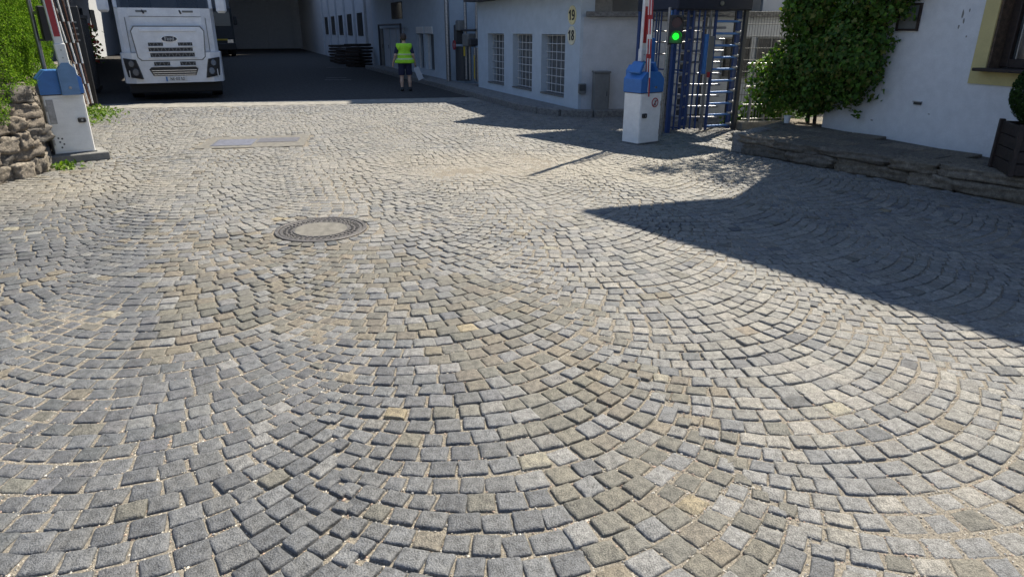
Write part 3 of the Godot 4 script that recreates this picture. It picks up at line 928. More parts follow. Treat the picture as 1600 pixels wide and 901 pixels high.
func signal_head(parent: Node, at: Vector3, turn: float, lit: bool) -> void:
	var h := thing_part("signal_head", parent)
	h.position = at
	h.rotation.y = turn
	one_box("housing", Vector3(0, 0, 0), Vector3(0.21, 0.42, 0.14), M.black, h, 0.012)
	var visor := MB.new()
	for y in [0.1, -0.1]:
		for i in 10:
			var t0 := PI * i / 10.0
			var t1 := PI * (i + 1) / 10.0
			var a := Vector3(cos(t0) * 0.085, y + sin(t0) * 0.085, 0.07)
			var b := Vector3(cos(t1) * 0.085, y + sin(t1) * 0.085, 0.07)
			var z := Vector3(0, 0, 0.09)
			visor.quad(a, b, b + z, a + z, Vector3(cos(t0), sin(t0), 0))
			visor.quad(a * Vector3(0.97, 1, 1), b * Vector3(0.97, 1, 1), b * Vector3(0.97, 1, 1) + z, a * Vector3(0.97, 1, 1) + z, -Vector3(cos(t0), sin(t0), 0))
	obj("visor", visor, M.dark_grey, h)
	one_bar("red_lens", Vector3(0, 0.1, 0.068), Vector3(0, 0.1, 0.078), 0.074, M.lamp_red, h, 24)
	one_bar("green_lamp", Vector3(0, -0.1, 0.068), Vector3(0, -0.1, 0.078), 0.05, M.lamp_green if lit else M.black, h, 24)
	if lit:
		var l := OmniLight3D.new()
		l.name = "green_glow"
		l.light_color = Color(0.1, 1.0, 0.25)
		l.light_energy = 0.02
		l.light_size = 0.06
		l.omni_range = 20.0
		l.shadow_enabled = true
		l.position = Vector3(0, -0.1, 0.12)
		h.add_child(l)

func make_gate_things() -> void:
	M.lamp_red = mat(0.05, 0.008, 0.008, 0.3)
	M.lamp_green = mat(0.02, 0.3, 0.05, 0.3)
	M.lamp_green.emission_enabled = true
	M.lamp_green.emission = Color(0.02, 1.0, 0.14)
	M.lamp_green.emission_energy_multiplier = 0.08
	make_barrier(Vector3(-5.86, 0, -9.05), deg_to_rad(40), "white and blue barrier gate on a concrete plinth beside the fieldstone wall", true)
	make_barrier(Vector3(1.99, 0, -10.58), deg_to_rad(36), "white and blue barrier gate with a round warning plate beside the turnstile", false)
	# signal beside the left barrier, seen from the side
	var ls := thing("traffic_light", "dark signal box on a thin grey post beside the hedge", "traffic light", Vector3(-6.20, 0, -9.36))
	one_bar("post", Vector3(0, 0, 0), Vector3(0.0, 2.0, 0), 0.028, M.galv, ls, 12)
	one_box("bracket", Vector3(0.06, 1.83, 0), Vector3(0.12, 0.03, 0.03), M.galv, ls)
	one_box("bracket", Vector3(0.06, 1.50, 0), Vector3(0.12, 0.03, 0.03), M.galv, ls)
	signal_head(ls, Vector3(0.16, 1.70, 0.0), deg_to_rad(128), false)
	# signal beside the right barrier, showing green
	var rs := thing("traffic_light", "traffic light showing green on a post beside the blue turnstile", "traffic light", Vector3(2.44, 0, -11.22))
	one_bar("post", Vector3(0, 0, -0.02), Vector3(0, 1.95, -0.02), 0.024, M.galv, rs, 12)
	one_box("bracket", Vector3(0.03, 1.42, 0), Vector3(0.06, 0.03, 0.03), M.dark_grey, rs)
	signal_head(rs, Vector3(0.10, 1.63, 0.06), deg_to_rad(-8), true)

func make_turnstile() -> void:
	var t := thing("turnstile", "full height blue turnstile cage with horizontal steel arms beside the terrace", "turnstile", Vector3(2.62, 0, -11.55), deg_to_rad(19))
	# square frame posts
	for q in [[0.0, 0.0], [0.0, -1.15], [1.32, 0.0], [1.32, -1.15]]:
		one_box("post", Vector3(q[0], 1.0, q[1]), Vector3(0.07, 2.0, 0.07), M.blue_dark if q[0] < 0.5 else M.dark_grey, t, 0.006)
	one_box("header", Vector3(0.66, 2.11, -0.55), Vector3(1.42, 0.38, 1.30), M.navy, t, 0.02)
	one_bar("header_lamp", Vector3(0.76, 2.02, 0.10), Vector3(0.76, 2.02, 0.112), 0.035, M.galv, t, 16)
	# curved cage of upright bars
	var ctr := Vector3(0.66, 0, -0.55)
	for i in 5:
		var a := deg_to_rad(128.0 + i * 26.0)
		var p := ctr + Vector3(cos(a), 0, sin(a) * 1.0) * 0.60
		one_bar("cage_bar", p + Vector3.UP * 0.06, p + Vector3.UP * 1.93, 0.014, M.blue_dark, t, 8)
	for y in [0.06, 1.0, 1.92]:
		var hoop := MB.new()
		var pp := []
		for i in 15:
			var a := deg_to_rad(128.0 + i * 104.0 / 14.0)
			pp.append(ctr + Vector3(cos(a), 0, sin(a)) * 0.60 + Vector3.UP * y)
		hoop.tube(pp, 0.014, 6)
		obj("cage_hoop", hoop, M.blue_dark, t)
	for i in 5:
		one_bar("cage_bar", Vector3(0.10 + i * 0.105, 0.05, 0.02), Vector3(0.10 + i * 0.105, 1.93, 0.02), 0.016, M.blue_dark, t, 8)
	# middle panel with card reader
	one_box("panel", Vector3(0.63, 0.98, 0.03), Vector3(0.035, 1.92, 0.045), M.galv, t, 0.004)
	one_box("panel", Vector3(0.585, 1.25, 0.02), Vector3(0.065, 0.62, 0.05), M.blue, t, 0.006)
	one_box("panel", Vector3(0.67, 1.25, 0.03), Vector3(0.10, 0.56, 0.05), M.grey_paint, t, 0.006)
	one_box("card_reader", Vector3(0.66, 0.93, 0.06), Vector3(0.045, 0.09, 0.04), M.red, t, 0.006)
	one_box("post", Vector3(0.745, 0.98, 0.0), Vector3(0.04, 1.92, 0.04), M.blue_dark, t, 0.004)
	# rotor
	one_bar("rotor_column", ctr + Vector3.UP * 0.03, ctr + Vector3.UP * 1.93, 0.055, M.blue_dark, t, 16)
	for wing in 3:
		var a := deg_to_rad(18.0 + wing * 120.0)
		var d := Vector3(cos(a), 0, sin(a))
		for i in 10:
			var y := 0.17 + i * 0.186
			one_bar("rotor_arm", ctr + d * 0.05 + Vector3.UP * y, ctr + d * 0.585 + Vector3.UP * y, 0.019, M.steel if i % 2 == 0 else M.galv, t, 8)
	# fixed comb: blue arms held by the right-hand post
	for i in 10:
		var y := 0.08 + i * 0.186
		one_bar("comb_arm", Vector3(0.76, y, 0.0), Vector3(1.22, y, -0.02), 0.018, M.blue, t, 8)
		one_bar("collar", Vector3(1.17, y + 0.02, -0.02), Vector3(1.27, y + 0.02, -0.02), 0.024, M.steel, t, 8)
	one_box("post", Vector3(1.22, 0.98, -0.04), Vector3(0.08, 1.92, 0.05), M.blue_dark, t, 0.006)
	for y in [1.78, 1.60, 1.42, 1.22]:
		one_bar("back_rail", Vector3(0.05, y, -1.12), Vector3(1.28, y, -1.12), 0.014, M.galv, t, 6)
	for i in 3:
		one_bar("back_bar", Vector3(0.25 + i * 0.4, 0.05, -1.14), Vector3(0.25 + i * 0.4, 1.9, -1.14), 0.012, M.blue_dark, t, 6)
	# tall blue box column beside it
	var k := thing("blue_column", "narrow blue steel column standing behind the barrier gate", "column", Vector3(2.33, 0, -11.85), deg_to_rad(19))
	one_box("column", Vector3(0, 0.75, 0), Vector3(0.075, 1.5, 0.06), M.blue, k, 0.006)
	one_box("base_plate", Vector3(0, 0.006, 0), Vector3(0.16, 0.012, 0.16), M.galv, k)
	var k2 := thing("steel_mast", "blue steel mast rising beside the turnstile header", "mast", Vector3(2.60, 0, -11.72), deg_to_rad(19))
	one_box("mast", Vector3(0, 2.30, 0), Vector3(0.12, 0.96, 0.12), M.blue, k2, 0.006)
	one_box("mast_foot", Vector3(0, 0.905, -0.02), Vector3(0.06, 1.81, 0.05), M.galv, k2, 0.004)
	# roof over the entrance: its shade lies on the cobbles round the right barrier
	var c := thing("entrance_roof", "flat dark steel roof over the turnstile entrance", "roof")
	var rf := MB.new()
	rf.slab(PackedVector2Array([Vector2(1.78, -13.91), Vector2(3.14, -12.23), Vector2(3.83, -11.62), Vector2(4.92, -12.39), Vector2(4.4, -13.1), Vector2(3.33, -14.8)]), 4.42, 4.5)
	obj("roof_plate", rf, M.dark_grey, c)
	one_bar("roof_post", Vector3(3.3, 0.0, -13.72), Vector3(3.3, 4.42, -13.72), 0.045, M.dark_grey, c, 12)
	# railings to the right of the turnstile
	var f := thing("guard_rail", "galvanised tube guard rail between the turnstile and the climbing plant", "railing", Vector3(3.98, 0, -11.95), deg_to_rad(12))
	one_box("footing", Vector3(0.62, 0.07, 0), Vector3(1.3, 0.15, 0.18), M.concrete, f, 0.012)
	one_bar("handrail", Vector3(0.0, 1.08, 0), Vector3(0.62, 1.08, 0), 0.028, M.galv, f, 12)
	one_bar("handrail", Vector3(0.62, 1.08, 0), Vector3(0.86, 0.98, 0.1), 0.028, M.galv, f, 12)
	for x in [0.14, 0.42, 0.78, 1.2]:
		one_bar("rail_post", Vector3(x, 0.14, 0), Vector3(x, 1.07, 0), 0.024, M.galv, f, 10)
	for i in 22:
		one_bar("baluster", Vector3(0.05 + i * 0.055, 0.17, 0.0), Vector3(0.05 + i * 0.055, 0.42, 0.0), 0.006, M.galv, f, 5)
	for y in [0.18, 0.42, 0.72]:
		one_bar("rail", Vector3(0.0, y, 0), Vector3(1.25, y, 0), 0.012, M.galv, f, 8)
	var mf := thing("mesh_fence", "tall grey wire mesh fence standing behind the guard rail", "fence", Vector3(3.95, 0, -12.75), deg_to_rad(6))
	for x in [0.0, 1.05, 2.1]:
		one_box("fence_post", Vector3(x, 1.0, 0), Vector3(0.05, 2.0, 0.05), M.dark_grey, mf, 0.004)
	for i in 10:
		one_bar("wire", Vector3(0.02, 0.12 + i * 0.2, 0.03), Vector3(2.1, 0.12 + i * 0.2, 0.03), 0.008, M.wire, mf, 6)
	for i in 40:
		one_bar("wire", Vector3(0.05 + i * 0.0515, 0.1, 0.02), Vector3(0.05 + i * 0.0515, 1.94, 0.02), 0.0035, M.dark_grey, mf, 5)

# ------------------------------------------------------------------ house on the right
func make_house() -> void:
	var r := RandomNumberGenerator.new()
	r.seed = 902
	var D := Vector3(0.296, 0, 0.955)
	var h := Node3D.new()
	h.name = numbered("white_house")
	add_child(h)
	h.transform = Transform3D(frame_basis(D), Vector3(4.78, 0, -10.58))
	tag(h, "white plastered house with a yellow window surround above the stone terrace", "house")
	# local: x along the wall towards the yard, y up, z out of the wall
	var w := MB.new()
	var top := func(x: float) -> float: return 7.45 - 0.5 * x
	# wall with one window opening x 2.48..4.2, y 1.19..2.75
	var panels := [[0.0, 2.48, 0.0, 9.0], [2.48, 4.2, 0.0, 1.19], [2.48, 4.2, 2.75, 9.0], [4.2, 9.0, 0.0, 9.0]]
	for p in panels:
		var t0: float = minf(p[3], top.call(p[0]))
		var t1: float = minf(p[3], top.call(p[1]))
		w.prism(PackedVector2Array([Vector2(p[0], p[2]), Vector2(p[1], p[2]), Vector2(p[1], t1), Vector2(p[0], t0)]), -0.35, 0.0)
	# far wall, near wall, back wall
	w.box(Vector3(0.175, 3.6, -3.7), Vector3(0.35, 7.2, 6.7))
	w.box(Vector3(8.825, 1.45, -3.7), Vector3(0.35, 2.9, 6.7))
	w.prism(PackedVector2Array([Vector2(0.35, 0), Vector2(8.65, 0), Vector2(8.65, top.call(8.65)), Vector2(0.35, top.call(0.35))]), -7.05, -6.7)
	obj("wall", w, M.plaster_white, h)
	var fl := MB.new()
	fl.box(Vector3(4.5, 0.4, -3.5), Vector3(8.2, 0.1, 6.2))
	obj("floor", fl, M.wood_rev, h)
	var rf := MB.new()
	rf.prism(PackedVector2Array([Vector2(-0.62, 7.76), Vector2(9.6, 7.76 - 0.5 * 10.22), Vector2(9.6, 7.96 - 0.5 * 10.22), Vector2(-0.62, 7.96)]), -7.6, 0.90)
	obj("roof", rf, M.roof_tile, h)
	# yellow surround, proud of the wall
	var s := MB.new()
	for q in [[Vector3(2.39, 1.98, 0.008), Vector3(0.18, 1.90, 0.022)], [Vector3(4.29, 1.98, 0.008), Vector3(0.18, 1.90, 0.022)], [Vector3(3.34, 1.11, 0.008), Vector3(1.72, 0.16, 0.022)], [Vector3(3.34, 2.84, 0.008), Vector3(1.72, 0.18, 0.022)]]:
		s.box(q[0], q[1])
	obj("window_surround", s, M.plaster_yellow, h)
	var win := thing_part("window", h)
	var rv := MB.new()
	rv.box(Vector3(2.495, 1.97, -0.10), Vector3(0.03, 1.54, 0.20))
	rv.box(Vector3(4.185, 1.97, -0.10), Vector3(0.03, 1.54, 0.20))
	rv.box(Vector3(3.34, 2.735, -0.10), Vector3(1.66, 0.03, 0.20))
	obj("reveal", rv, M.wood_rev, win)
	one_box("sill", Vector3(3.34, 1.195, 0.0), Vector3(1.84, 0.035, 0.30), M.wood_dark, win, 0.006)
	var fm := MB.new()
	fm.box(Vector3(2.56, 1.97, -0.18), Vector3(0.10, 1.50, 0.07), 0.008)
	fm.box(Vector3(4.12, 1.97, -0.18), Vector3(0.10, 1.50, 0.07), 0.008)
	fm.box(Vector3(3.34, 1.97, -0.18), Vector3(0.12, 1.50, 0.072), 0.008)
	fm.box(Vector3(2.92, 1.265, -0.18), Vector3(0.62, 0.10, 0.068), 0.008)
	fm.box(Vector3(3.76, 1.265, -0.18), Vector3(0.62, 0.10, 0.068), 0.008)
	fm.box(Vector3(3.34, 2.70, -0.18), Vector3(1.46, 0.06, 0.068), 0.008)
	obj("window_frame", fm, M.wood_dark, win)
	one_box("pane", Vector3(2.95, 1.99, -0.19), Vector3(0.66, 1.36, 0.008), M.glass, win)
	one_box("pane", Vector3(3.73, 1.99, -0.19), Vector3(0.66, 1.36, 0.008), M.glass, win)
	one_box("blind_cord", Vector3(2.68, 1.99, -0.165), Vector3(0.012, 1.36, 0.012), M.galv, win)
	for q in [[2.02, 1.80, 0.012, 0.05], [2.05, 1.72, 0.01, 0.03], [2.10, 1.84, 0.008, 0.02], [2.0, 1.66, 0.01, 0.025], [2.13, 1.55, 0.012, 0.012], [1.85, 0.62, 0.014, 0.008], [0.95, 0.44, 0.03, 0.012]]:
		var fk := MB.new()
		var fp := PackedVector2Array()
		for i in 7:
			fp.append(Vector2(q[0] + cos(TAU * i / 7) * q[2] * r.randf_range(0.6, 1.3), q[1] + sin(TAU * i / 7) * q[3] * r.randf_range(0.6, 1.3)))
		fk.prism(fp, -0.002, 0.0025)
		obj("flaked_plaster", fk, M.concrete, h)
	# notice frame and small vent
	var nb := thing("wall_plaque", "small dark framed plaque fixed to the white house wall beside the vine", "plaque")
	nb.transform = h.transform
	var pf := MB.new()
	for q in [[Vector3(1.10, 1.775, 0.02), Vector3(0.025, 0.33, 0.03)], [Vector3(1.42, 1.775, 0.02), Vector3(0.025, 0.33, 0.03)], [Vector3(1.26, 1.625, 0.02), Vector3(0.295, 0.025, 0.03)], [Vector3(1.26, 1.93, 0.02), Vector3(0.295, 0.025, 0.03)]]:
		pf.box(q[0], q[1])
	obj("frame", pf, M.wood_dark, nb)
	one_box("board", Vector3(1.26, 1.777, 0.012), Vector3(0.30, 0.28, 0.012), M.grey_paint, nb)
	var ve := thing("wall_vent", "small flat grey vent low on the white house wall", "vent")
	ve.transform = h.transform
	one_box("flap", Vector3(1.655, 0.735, 0.012), Vector3(0.115, 0.03, 0.02), M.dark_grey, ve, 0.004)
	one_box("lip", Vector3(1.655, 0.755, 0.02), Vector3(0.125, 0.01, 0.036), M.galv, ve)

	# terrace of dark flagstones with rough edge stones
	var te := Node3D.new()
	te.name = "terrace"
	add_child(te)
	tag(te, "low dark flagstone terrace with rough edge stones in front of the house", "terrace", "", "structure")
	var E0 := Vector2(3.20, -9.55)
	var E1 := Vector2(8.9, -0.55)
	var ed := (E1 - E0).normalized()
	var en := Vector2(ed.y, -ed.x)  # towards the house
	var bs := MB.new()
	bs.slab(PackedVector2Array([E0 + en * 0.12 + ed * 0.1, E1 + en * 0.12, E1 + en * 3.0, Vector2(7.3, -9.6), Vector2(6.0, -12.2), Vector2(5.0, -11.75)]), -0.06, 0.225)
	obj("terrace_core", bs, M.mortar, te)
	var rocks := []
	for i in 6:
		rocks.append(rock_variant(r))
	var t := 0.0
	var L := E0.distance_to(E1)
	var k := 0
	while t < L:
		var ln := r.randf_range(0.45, 1.05)
		var y := 0.0
		for course in 2:
			var hh: float = [0.15, 0.115][course]
			var tt := t - (0.2 if course == 1 else 0.0)
			var c := E0 + ed * (tt + ln * 0.5) + en * (0.15 + r.randf_range(-0.018, 0.018))
			var eo := obj("edge_stone", rocks[r.randi() % 6], M.slabs[r.randi() % 4], te)
			eo.transform = Transform3D(Basis(Vector3.UP, -atan2(ed.y, ed.x)) * Basis(Vector3.RIGHT, r.randf_range(-0.06, 0.06)) * Basis.from_scale(Vector3(ln * 1.03, hh * 1.06, 0.30)), Vector3(c.x, y + hh * 0.5 - 0.004, c.y))
			y += hh
		t += ln
		k += 1
	# end stones at the turnstile side, paler near the front corner
	var F0 := Vector2(3.12, -9.66)
	var fd := Vector2(0.66, -0.75).normalized()
	for i in 5:
		var c := F0 + fd * (0.22 + i * 0.45) + Vector2(0.08, 0.08)
		one_box("edge_stone", Vector3(c.x, 0.13, c.y), Vector3(0.44, 0.275, 0.22), M.kerb if i < 2 else M.slabs[i % 4], te, 0.02, Basis(Vector3.UP, -atan2(fd.y, fd.x)))
	# flagstones, irregular courses
	for row in 6:
		var a := 0.0 - row * 0.15
		while a < L:
			var ln := r.randf_range(0.4, 0.85)
			var c := E0 + ed * (a + ln * 0.5) + en * (0.31 + 0.2 + row * 0.40)
			a += ln
			var loc := h.transform.affine_inverse() * Vector3(c.x, 0, c.y)
			if loc.z < 0.22 and loc.x > -0.2:
				continue
			if (c - F0).dot(Vector2(fd.y, -fd.x)) > -0.35:
				continue
			one_box("flagstone", Vector3(c.x, 0.237 + r.randf_range(-0.004, 0.004), c.y), Vector3(ln - r.randf_range(0.01, 0.03), 0.05, 0.40 - r.randf_range(0.01, 0.03)), M.slabs[r.randi() % 4], te, 0.008, Basis(Vector3.UP, -atan2(ed.y, ed.x) + r.randf_range(-0.03, 0.03)) * Basis(Vector3.RIGHT, r.randf_range(-0.012, 0.012)))
	# small white pot on the terrace end
	var pot := thing("small_pot", "tiny white pot on the terrace end under the vine", "pot", Vector3(4.30, 0.262, -10.75))
	var pm := MB.new()
	pm.lathe(Vector3.ZERO, [[0.0, 0.002], [0.04, 0.0], [0.052, 0.10], [0.058, 0.10], [0.058, 0.115], [0.048, 0.115], [0.045, 0.03], [0.0, 0.03]], 20)
	obj("body", pm, M.white_paint, pot)

	# planter with clipped ball
	var pl := thing("planter", "dark wooden box planter on the terrace by the window", "planter", Vector3(5.27, 0.265, -6.80), deg_to_rad(-17))
	for i in 4:
		for sd in 4:
			var bb := Basis(Vector3.UP, sd * PI / 2)
			one_box("board", bb * Vector3(0, 0.065 + i * 0.12, 0.255), Vector3(0.50, 0.112, 0.025), M.wood_dark, pl, 0.004, bb)
	for sx in [-1.0, 1.0]:
		for sz in [-1.0, 1.0]:
			one_box("corner_post", Vector3(sx * 0.268, 0.25, sz * 0.268), Vector3(0.05, 0.50, 0.05), M.wood_dark, pl, 0.005)
	one_box("soil", Vector3(0, 0.42, 0), Vector3(0.48, 0.04, 0.48), M.soil, pl)
	var lt := leaf_template(0)
	var bp := []
	for i in 14000:
		var d := Vector3(r.randfn(0, 1), r.randfn(0, 1), r.randfn(0, 1)).normalized()
		var rad := 0.34 * (1.0 - absf(r.randfn(0, 0.10)))
		bp.append([Vector3(0, 0.33, 0) + d * rad, d])
	var ball := thing("box_ball", "round clipped dark green shrub in the wooden planter", "shrub", Vector3(5.27, 0.71, -6.80))
	obj("foliage", scatter_leaves(bp, lt[0], lt[1], Vector2(0.02, 0.035), [Color(0.03, 0.055, 0.018), Color(0.04, 0.075, 0.02), Color(0.022, 0.042, 0.015)], r), M.hedge, ball)
	one_bar("stem", Vector3(0, -0.02, 0), Vector3(0, 0.3, 0), 0.02, M.bark, ball)

	# climbing plant on the house corner
	var vi := thing("climbing_vine", "leafy green vine climbing over the corner of the white house", "vine", Vector3(4.72, 0.26, -10.72))
	var org := vi.position
	var blobs := [
		[Vector3(4.86, 1.28, -10.10), Vector3(0.52, 0.72, 0.72), 4200], [Vector3(4.95, 2.15, -9.90), Vector3(0.50, 0.60, 0.80), 2600],
		[Vector3(4.62, 1.05, -10.62), Vector3(0.52, 0.62, 0.45), 2600], [Vector3(4.30, 1.06, -11.05), Vector3(0.36, 0.42, 0.36), 800],
		[Vector3(4.55, 1.95, -10.95), Vector3(0.45, 0.65, 0.50), 2200], [Vector3(5.20, 2.28, -9.35), Vector3(0.30, 0.32, 0.50), 900],
		[Vector3(4.40, 3.0, -10.95), Vector3(0.5, 0.6, 0.55), 750], [Vector3(4.75, 3.2, -10.2), Vector3(0.5, 0.6, 0.7), 1200],
		[Vector3(4.25, 4.0, -11.05), Vector3(0.5, 0.55, 0.5), 380], [Vector3(3.92, 4.4, -11.0), Vector3(0.45, 0.3, 0.4), 130], [Vector3(4.5, 4.7, -10.6), Vector3(0.55, 0.45, 0.5), 330],
		[Vector3(4.22, 0.62, -11.2), Vector3(0.35, 0.30, 0.35), 500], [Vector3(4.62, 0.66, -10.66), Vector3(0.42, 0.26, 0.34), 700], [Vector3(4.02, 0.92, -11.35), Vector3(0.26, 0.34, 0.26), 130], [Vector3(3.55, 4.5, -10.95), Vector3(0.35, 0.18, 0.3), 160]]
	var vp := []
	var inv := h.transform.affine_inverse()
	var lump := noise_of(1.6, 140)
	for b in blobs:
		for i in roundi(b[2] * 1.9):
			var d := Vector3(r.randfn(0, 1), r.randfn(0, 1), r.randfn(0, 1)).normalized()
			var p: Vector3 = b[0] + d * (b[1] as Vector3) * pow(r.randf(), 0.30) * (1.0 + 0.35 * lump.get_noise_3dv(b[0] + d))
			var loc := inv * p
			if loc.x > -0.02 and loc.z < 0.03:
				continue
			vp.append([p - org, d + Vector3(0, 0.3, 0)])
	var lb := leaf_template(1)
	obj("leaves", scatter_leaves(vp, lb[0], lb[1], Vector2(0.028, 0.082), [Color(0.075, 0.155, 0.022), Color(0.06, 0.125, 0.022), Color(0.10, 0.19, 0.028), Color(0.045, 0.095, 0.02), Color(0.15, 0.16, 0.04)], r, 0.7), M.leaf, vi)
	for q in [[Vector3(0, 0, 0), Vector3(-0.1, 1.2, 0.1), Vector3(0.1, 2.3, 0.4)], [Vector3(-0.08, 0, -0.05), Vector3(-0.2, 1.5, -0.15), Vector3(-0.3, 3.9, -0.2)], [Vector3(0.02, 0.5, 0.03), Vector3(-0.35, 0.9, -0.3), Vector3(-0.5, 0.95, -0.4)]]:
		var tb := MB.new()
		tb.cyl(q[0], q[1], 0.03, 0.022, 8)
		tb.cyl(q[1], q[2], 0.022, 0.008, 8)
		obj("stem", tb, M.bark, vi)
	# low plants behind the guard rail, lit by the sun
	for q in [[Vector3(4.35, 0, -12.35), 0.22, 500, "low green shrub behind the guard rail nearest the turnstile"], [Vector3(4.85, 0, -12.3), 0.25, 600, "wide green shrub behind the guard rail nearest the vine"], [Vector3(4.62, 0, -12.5), 0.16, 380, "narrow green shrub between the two wider shrubs behind the guard rail"]]:
		var pp := []
		for i in q[2]:
			var d := Vector3(r.randfn(0, q[1]), 0, r.randfn(0, q[1] * 0.6))
			pp.append([d + Vector3.UP * r.randf_range(0.05, 0.75 - d.length()), Vector3(d.x, 0.6, d.z)])
		var sh := thing("green_shrub", q[3], "shrub", q[0], 0.0, "shrubs behind the guard rail")
		obj("leaves", scatter_leaves(pp, lb[0], lb[1], Vector2(0.04, 0.08), [Color(0.10, 0.20, 0.03), Color(0.14, 0.24, 0.04), Color(0.07, 0.14, 0.025)], r), M.leaf, sh)
		for s2 in [-1.0, 0.0, 1.0]:
			one_bar("stem", Vector3(0.03 * s2, -0.05, 0), Vector3(0.14 * s2, 0.5, 0.05 * s2), 0.008, M.bark, sh, 6)

# ------------------------------------------------------------------ building with the numbered signs
func make_block() -> void:
	var r := RandomNumberGenerator.new()
	r.seed = 333
	var a := deg_to_rad(-21.5)
	var D := Vector3(-sin(a), 0, cos(a))
	var X := Transform3D(frame_basis(D), Vector3(1.33, 0, -14.0))
	var b := Node3D.new()
	b.name = numbered("workshop_building")
	add_child(b)
	b.transform = X
	tag(b, "low pale blue-grey workshop with three grilled windows along the street", "building")
	# local: x is minus the way along the street, z out of the facade
	var w := MB.new()
	var fx := func(t0: float, t1: float, y0: float, y1: float, z0: float, z1: float) -> void:
		w.box(Vector3(-(t0 + t1) * 0.5, (y0 + y1) * 0.5, (z0 + z1) * 0.5), Vector3(t1 - t0, y1 - y0, z1 - z0))
	var wins := [[0.66, 1.86], [2.38, 3.58], [4.18, 5.38]]
	fx.call(0.0, 6.2, 0.0, 0.30, -0.3, 0.0)
	fx.call(0.0, 6.2, 1.54, 2.32, -0.3, 0.0)
	var e := 0.0
	for q in wins + [[6.2, 6.2]]:
		fx.call(e, q[0], 0.30, 1.54, -0.3, 0.0)
		e = q[1]
	# recessed bay with the pipes, then the long wall beyond
	fx.call(6.2, 6.5, 0.0, 2.32, -0.9, -0.3)
	fx.call(6.5, 9.2, 0.0, 6.0, -1.2, -0.9)
	obj("wall", w, M.plaster_blue, b)
	for q in wins:
		var wn := thing_part("window", b)
		var c := -(q[0] + q[1]) * 0.5 as float
		one_box("pane", Vector3(c, 0.92, -0.24), Vector3(1.2, 1.24, 0.012), M.pane_dull, wn)
		one_box("sill", Vector3(c, 0.315, -0.10), Vector3(1.2, 0.03, 0.24), M.kerb, wn)
		for i in 6:
			one_box("grille_bar", Vector3(c - 0.58 + i * 0.232, 0.935, -0.15), Vector3(0.011, 1.19, 0.012), M.galv_pale, wn)
		for i in 8:
			one_box("grille_bar", Vector3(c, 0.36 + i * 0.165, -0.13), Vector3(1.19, 0.013, 0.012), M.galv_pale, wn)
		for i in 15:
			one_box("blind_slat", Vector3(c - 0.56 + i * 0.08, 0.935, -0.215), Vector3(0.02, 1.19, 0.008), M.grey_paint, wn)
	var rf := MB.new()
	rf.box(Vector3(-3.0, 2.385, -1.36), Vector3(6.6, 0.12, 3.44))
	obj("roof", rf, M.dark_grey, b)
	# wall facing the entrance, with ledge and deep shaded gallery above
	var s := MB.new()
	s.x = X.affine_inverse()
	s.slab(PackedVector2Array([Vector2(1.34, -14.02), Vector2(7.2, -14.55), Vector2(7.2, -17.5), Vector2(1.7, -17.0)]), 0.0, 1.86)
	obj("side_wall", s, M.plaster_grey, b)
	var lg := MB.new()
	lg.x = X.affine_inverse()
	lg.slab(PackedVector2Array([Vector2(1.42, -13.90), Vector2(7.3, -14.42), Vector2(7.3, -14.85), Vector2(1.52, -14.45)]), 1.865, 1.955)
	obj("ledge", lg, M.kerb, b)
	var bk := MB.new()
	bk.x = X.affine_inverse()
	bk.slab(PackedVector2Array([Vector2(1.9, -15.6), Vector2(7.4, -16.1), Vector2(7.4, -16.4), Vector2(2.0, -15.9)]), 1.86, 3.4)
	obj("gallery_wall", bk, M.plaster_grey, b)
	var cb := MB.new()
	cb.x = X.affine_inverse()
	cb.slab(PackedVector2Array([Vector2(1.45, -14.12), Vector2(1.95, -14.16), Vector2(2.0, -14.5), Vector2(1.55, -14.5)]), 1.957, 2.18)
	obj("parapet_block", cb, M.concrete, b)
	var hb := MB.new()
	hb.x = X.affine_inverse()
	hb.slab(PackedVector2Array([Vector2(5.2, -15.1), Vector2(5.75, -15.15), Vector2(5.8, -15.45), Vector2(5.25, -15.4)]), 1.957, 2.3)
	obj("air_unit", hb, M.plaster_grey, b)
	# glazed strip low in the side wall behind the fence
	for q in [4.5, 5.2, 5.9]:
		var gw := thing_part("window", b)
		gw.transform = X.affine_inverse() * Transform3D(Basis(Vector3.UP, deg_to_rad(5.2)), Vector3(q, 1.1, -14.305 - (q - 4.5) * 0.0905))
		one_box("pane", Vector3(0, 0, 0.008), Vector3(0.55, 0.75, 0.012), M.glass_dark, gw)
		for sx in [-1.0, 0.0, 1.0]:
			one_box("frame_bar", Vector3(sx * 0.275, 0, 0.02), Vector3(0.03, 0.75, 0.025), M.grey_paint, gw)
		for sy in [-1.0, 1.0]:
			one_box("frame_bar", Vector3(0, sy * 0.375, 0.02), Vector3(0.58, 0.03, 0.023), M.grey_paint, gw)
	# upper storey, set back; it shades the cobbles before the kerb
	var up := MB.new()
	up.x = X.affine_inverse()
	up.slab(PackedVector2Array([Vector2(0.775, -15.9), Vector2(2.3, -14.8), Vector2(7.4, -15.3), Vector2(7.4, -19.5), Vector2(3.4, -19.2)]), 2.46, 5.0)
	obj("upper_storey", up, M.plaster_grey, b)

	# number signs
	for q in [["19", 1.895, M.cream, "round yellow number 19 sign on the workshop corner"], ["18", 1.52, M.cream_pale, "round pale number 18 sign below the yellow one on the workshop corner"]]:
		var sg := thing("number_sign", q[3], "sign", Vector3.ZERO, 0.0, "number signs on the workshop corner")
		sg.transform = X * Transform3D(Basis.IDENTITY, Vector3(-0.365, q[1], 0.0))
		var dm := MB.new()
		dm.x = Transform3D(Basis(Vector3.RIGHT, PI / 2), Vector3.ZERO)
		dm.lathe(Vector3.ZERO, [[0.178, 0.0], [0.178, 0.012], [0.174, 0.016], [0.0, 0.016]], 40)
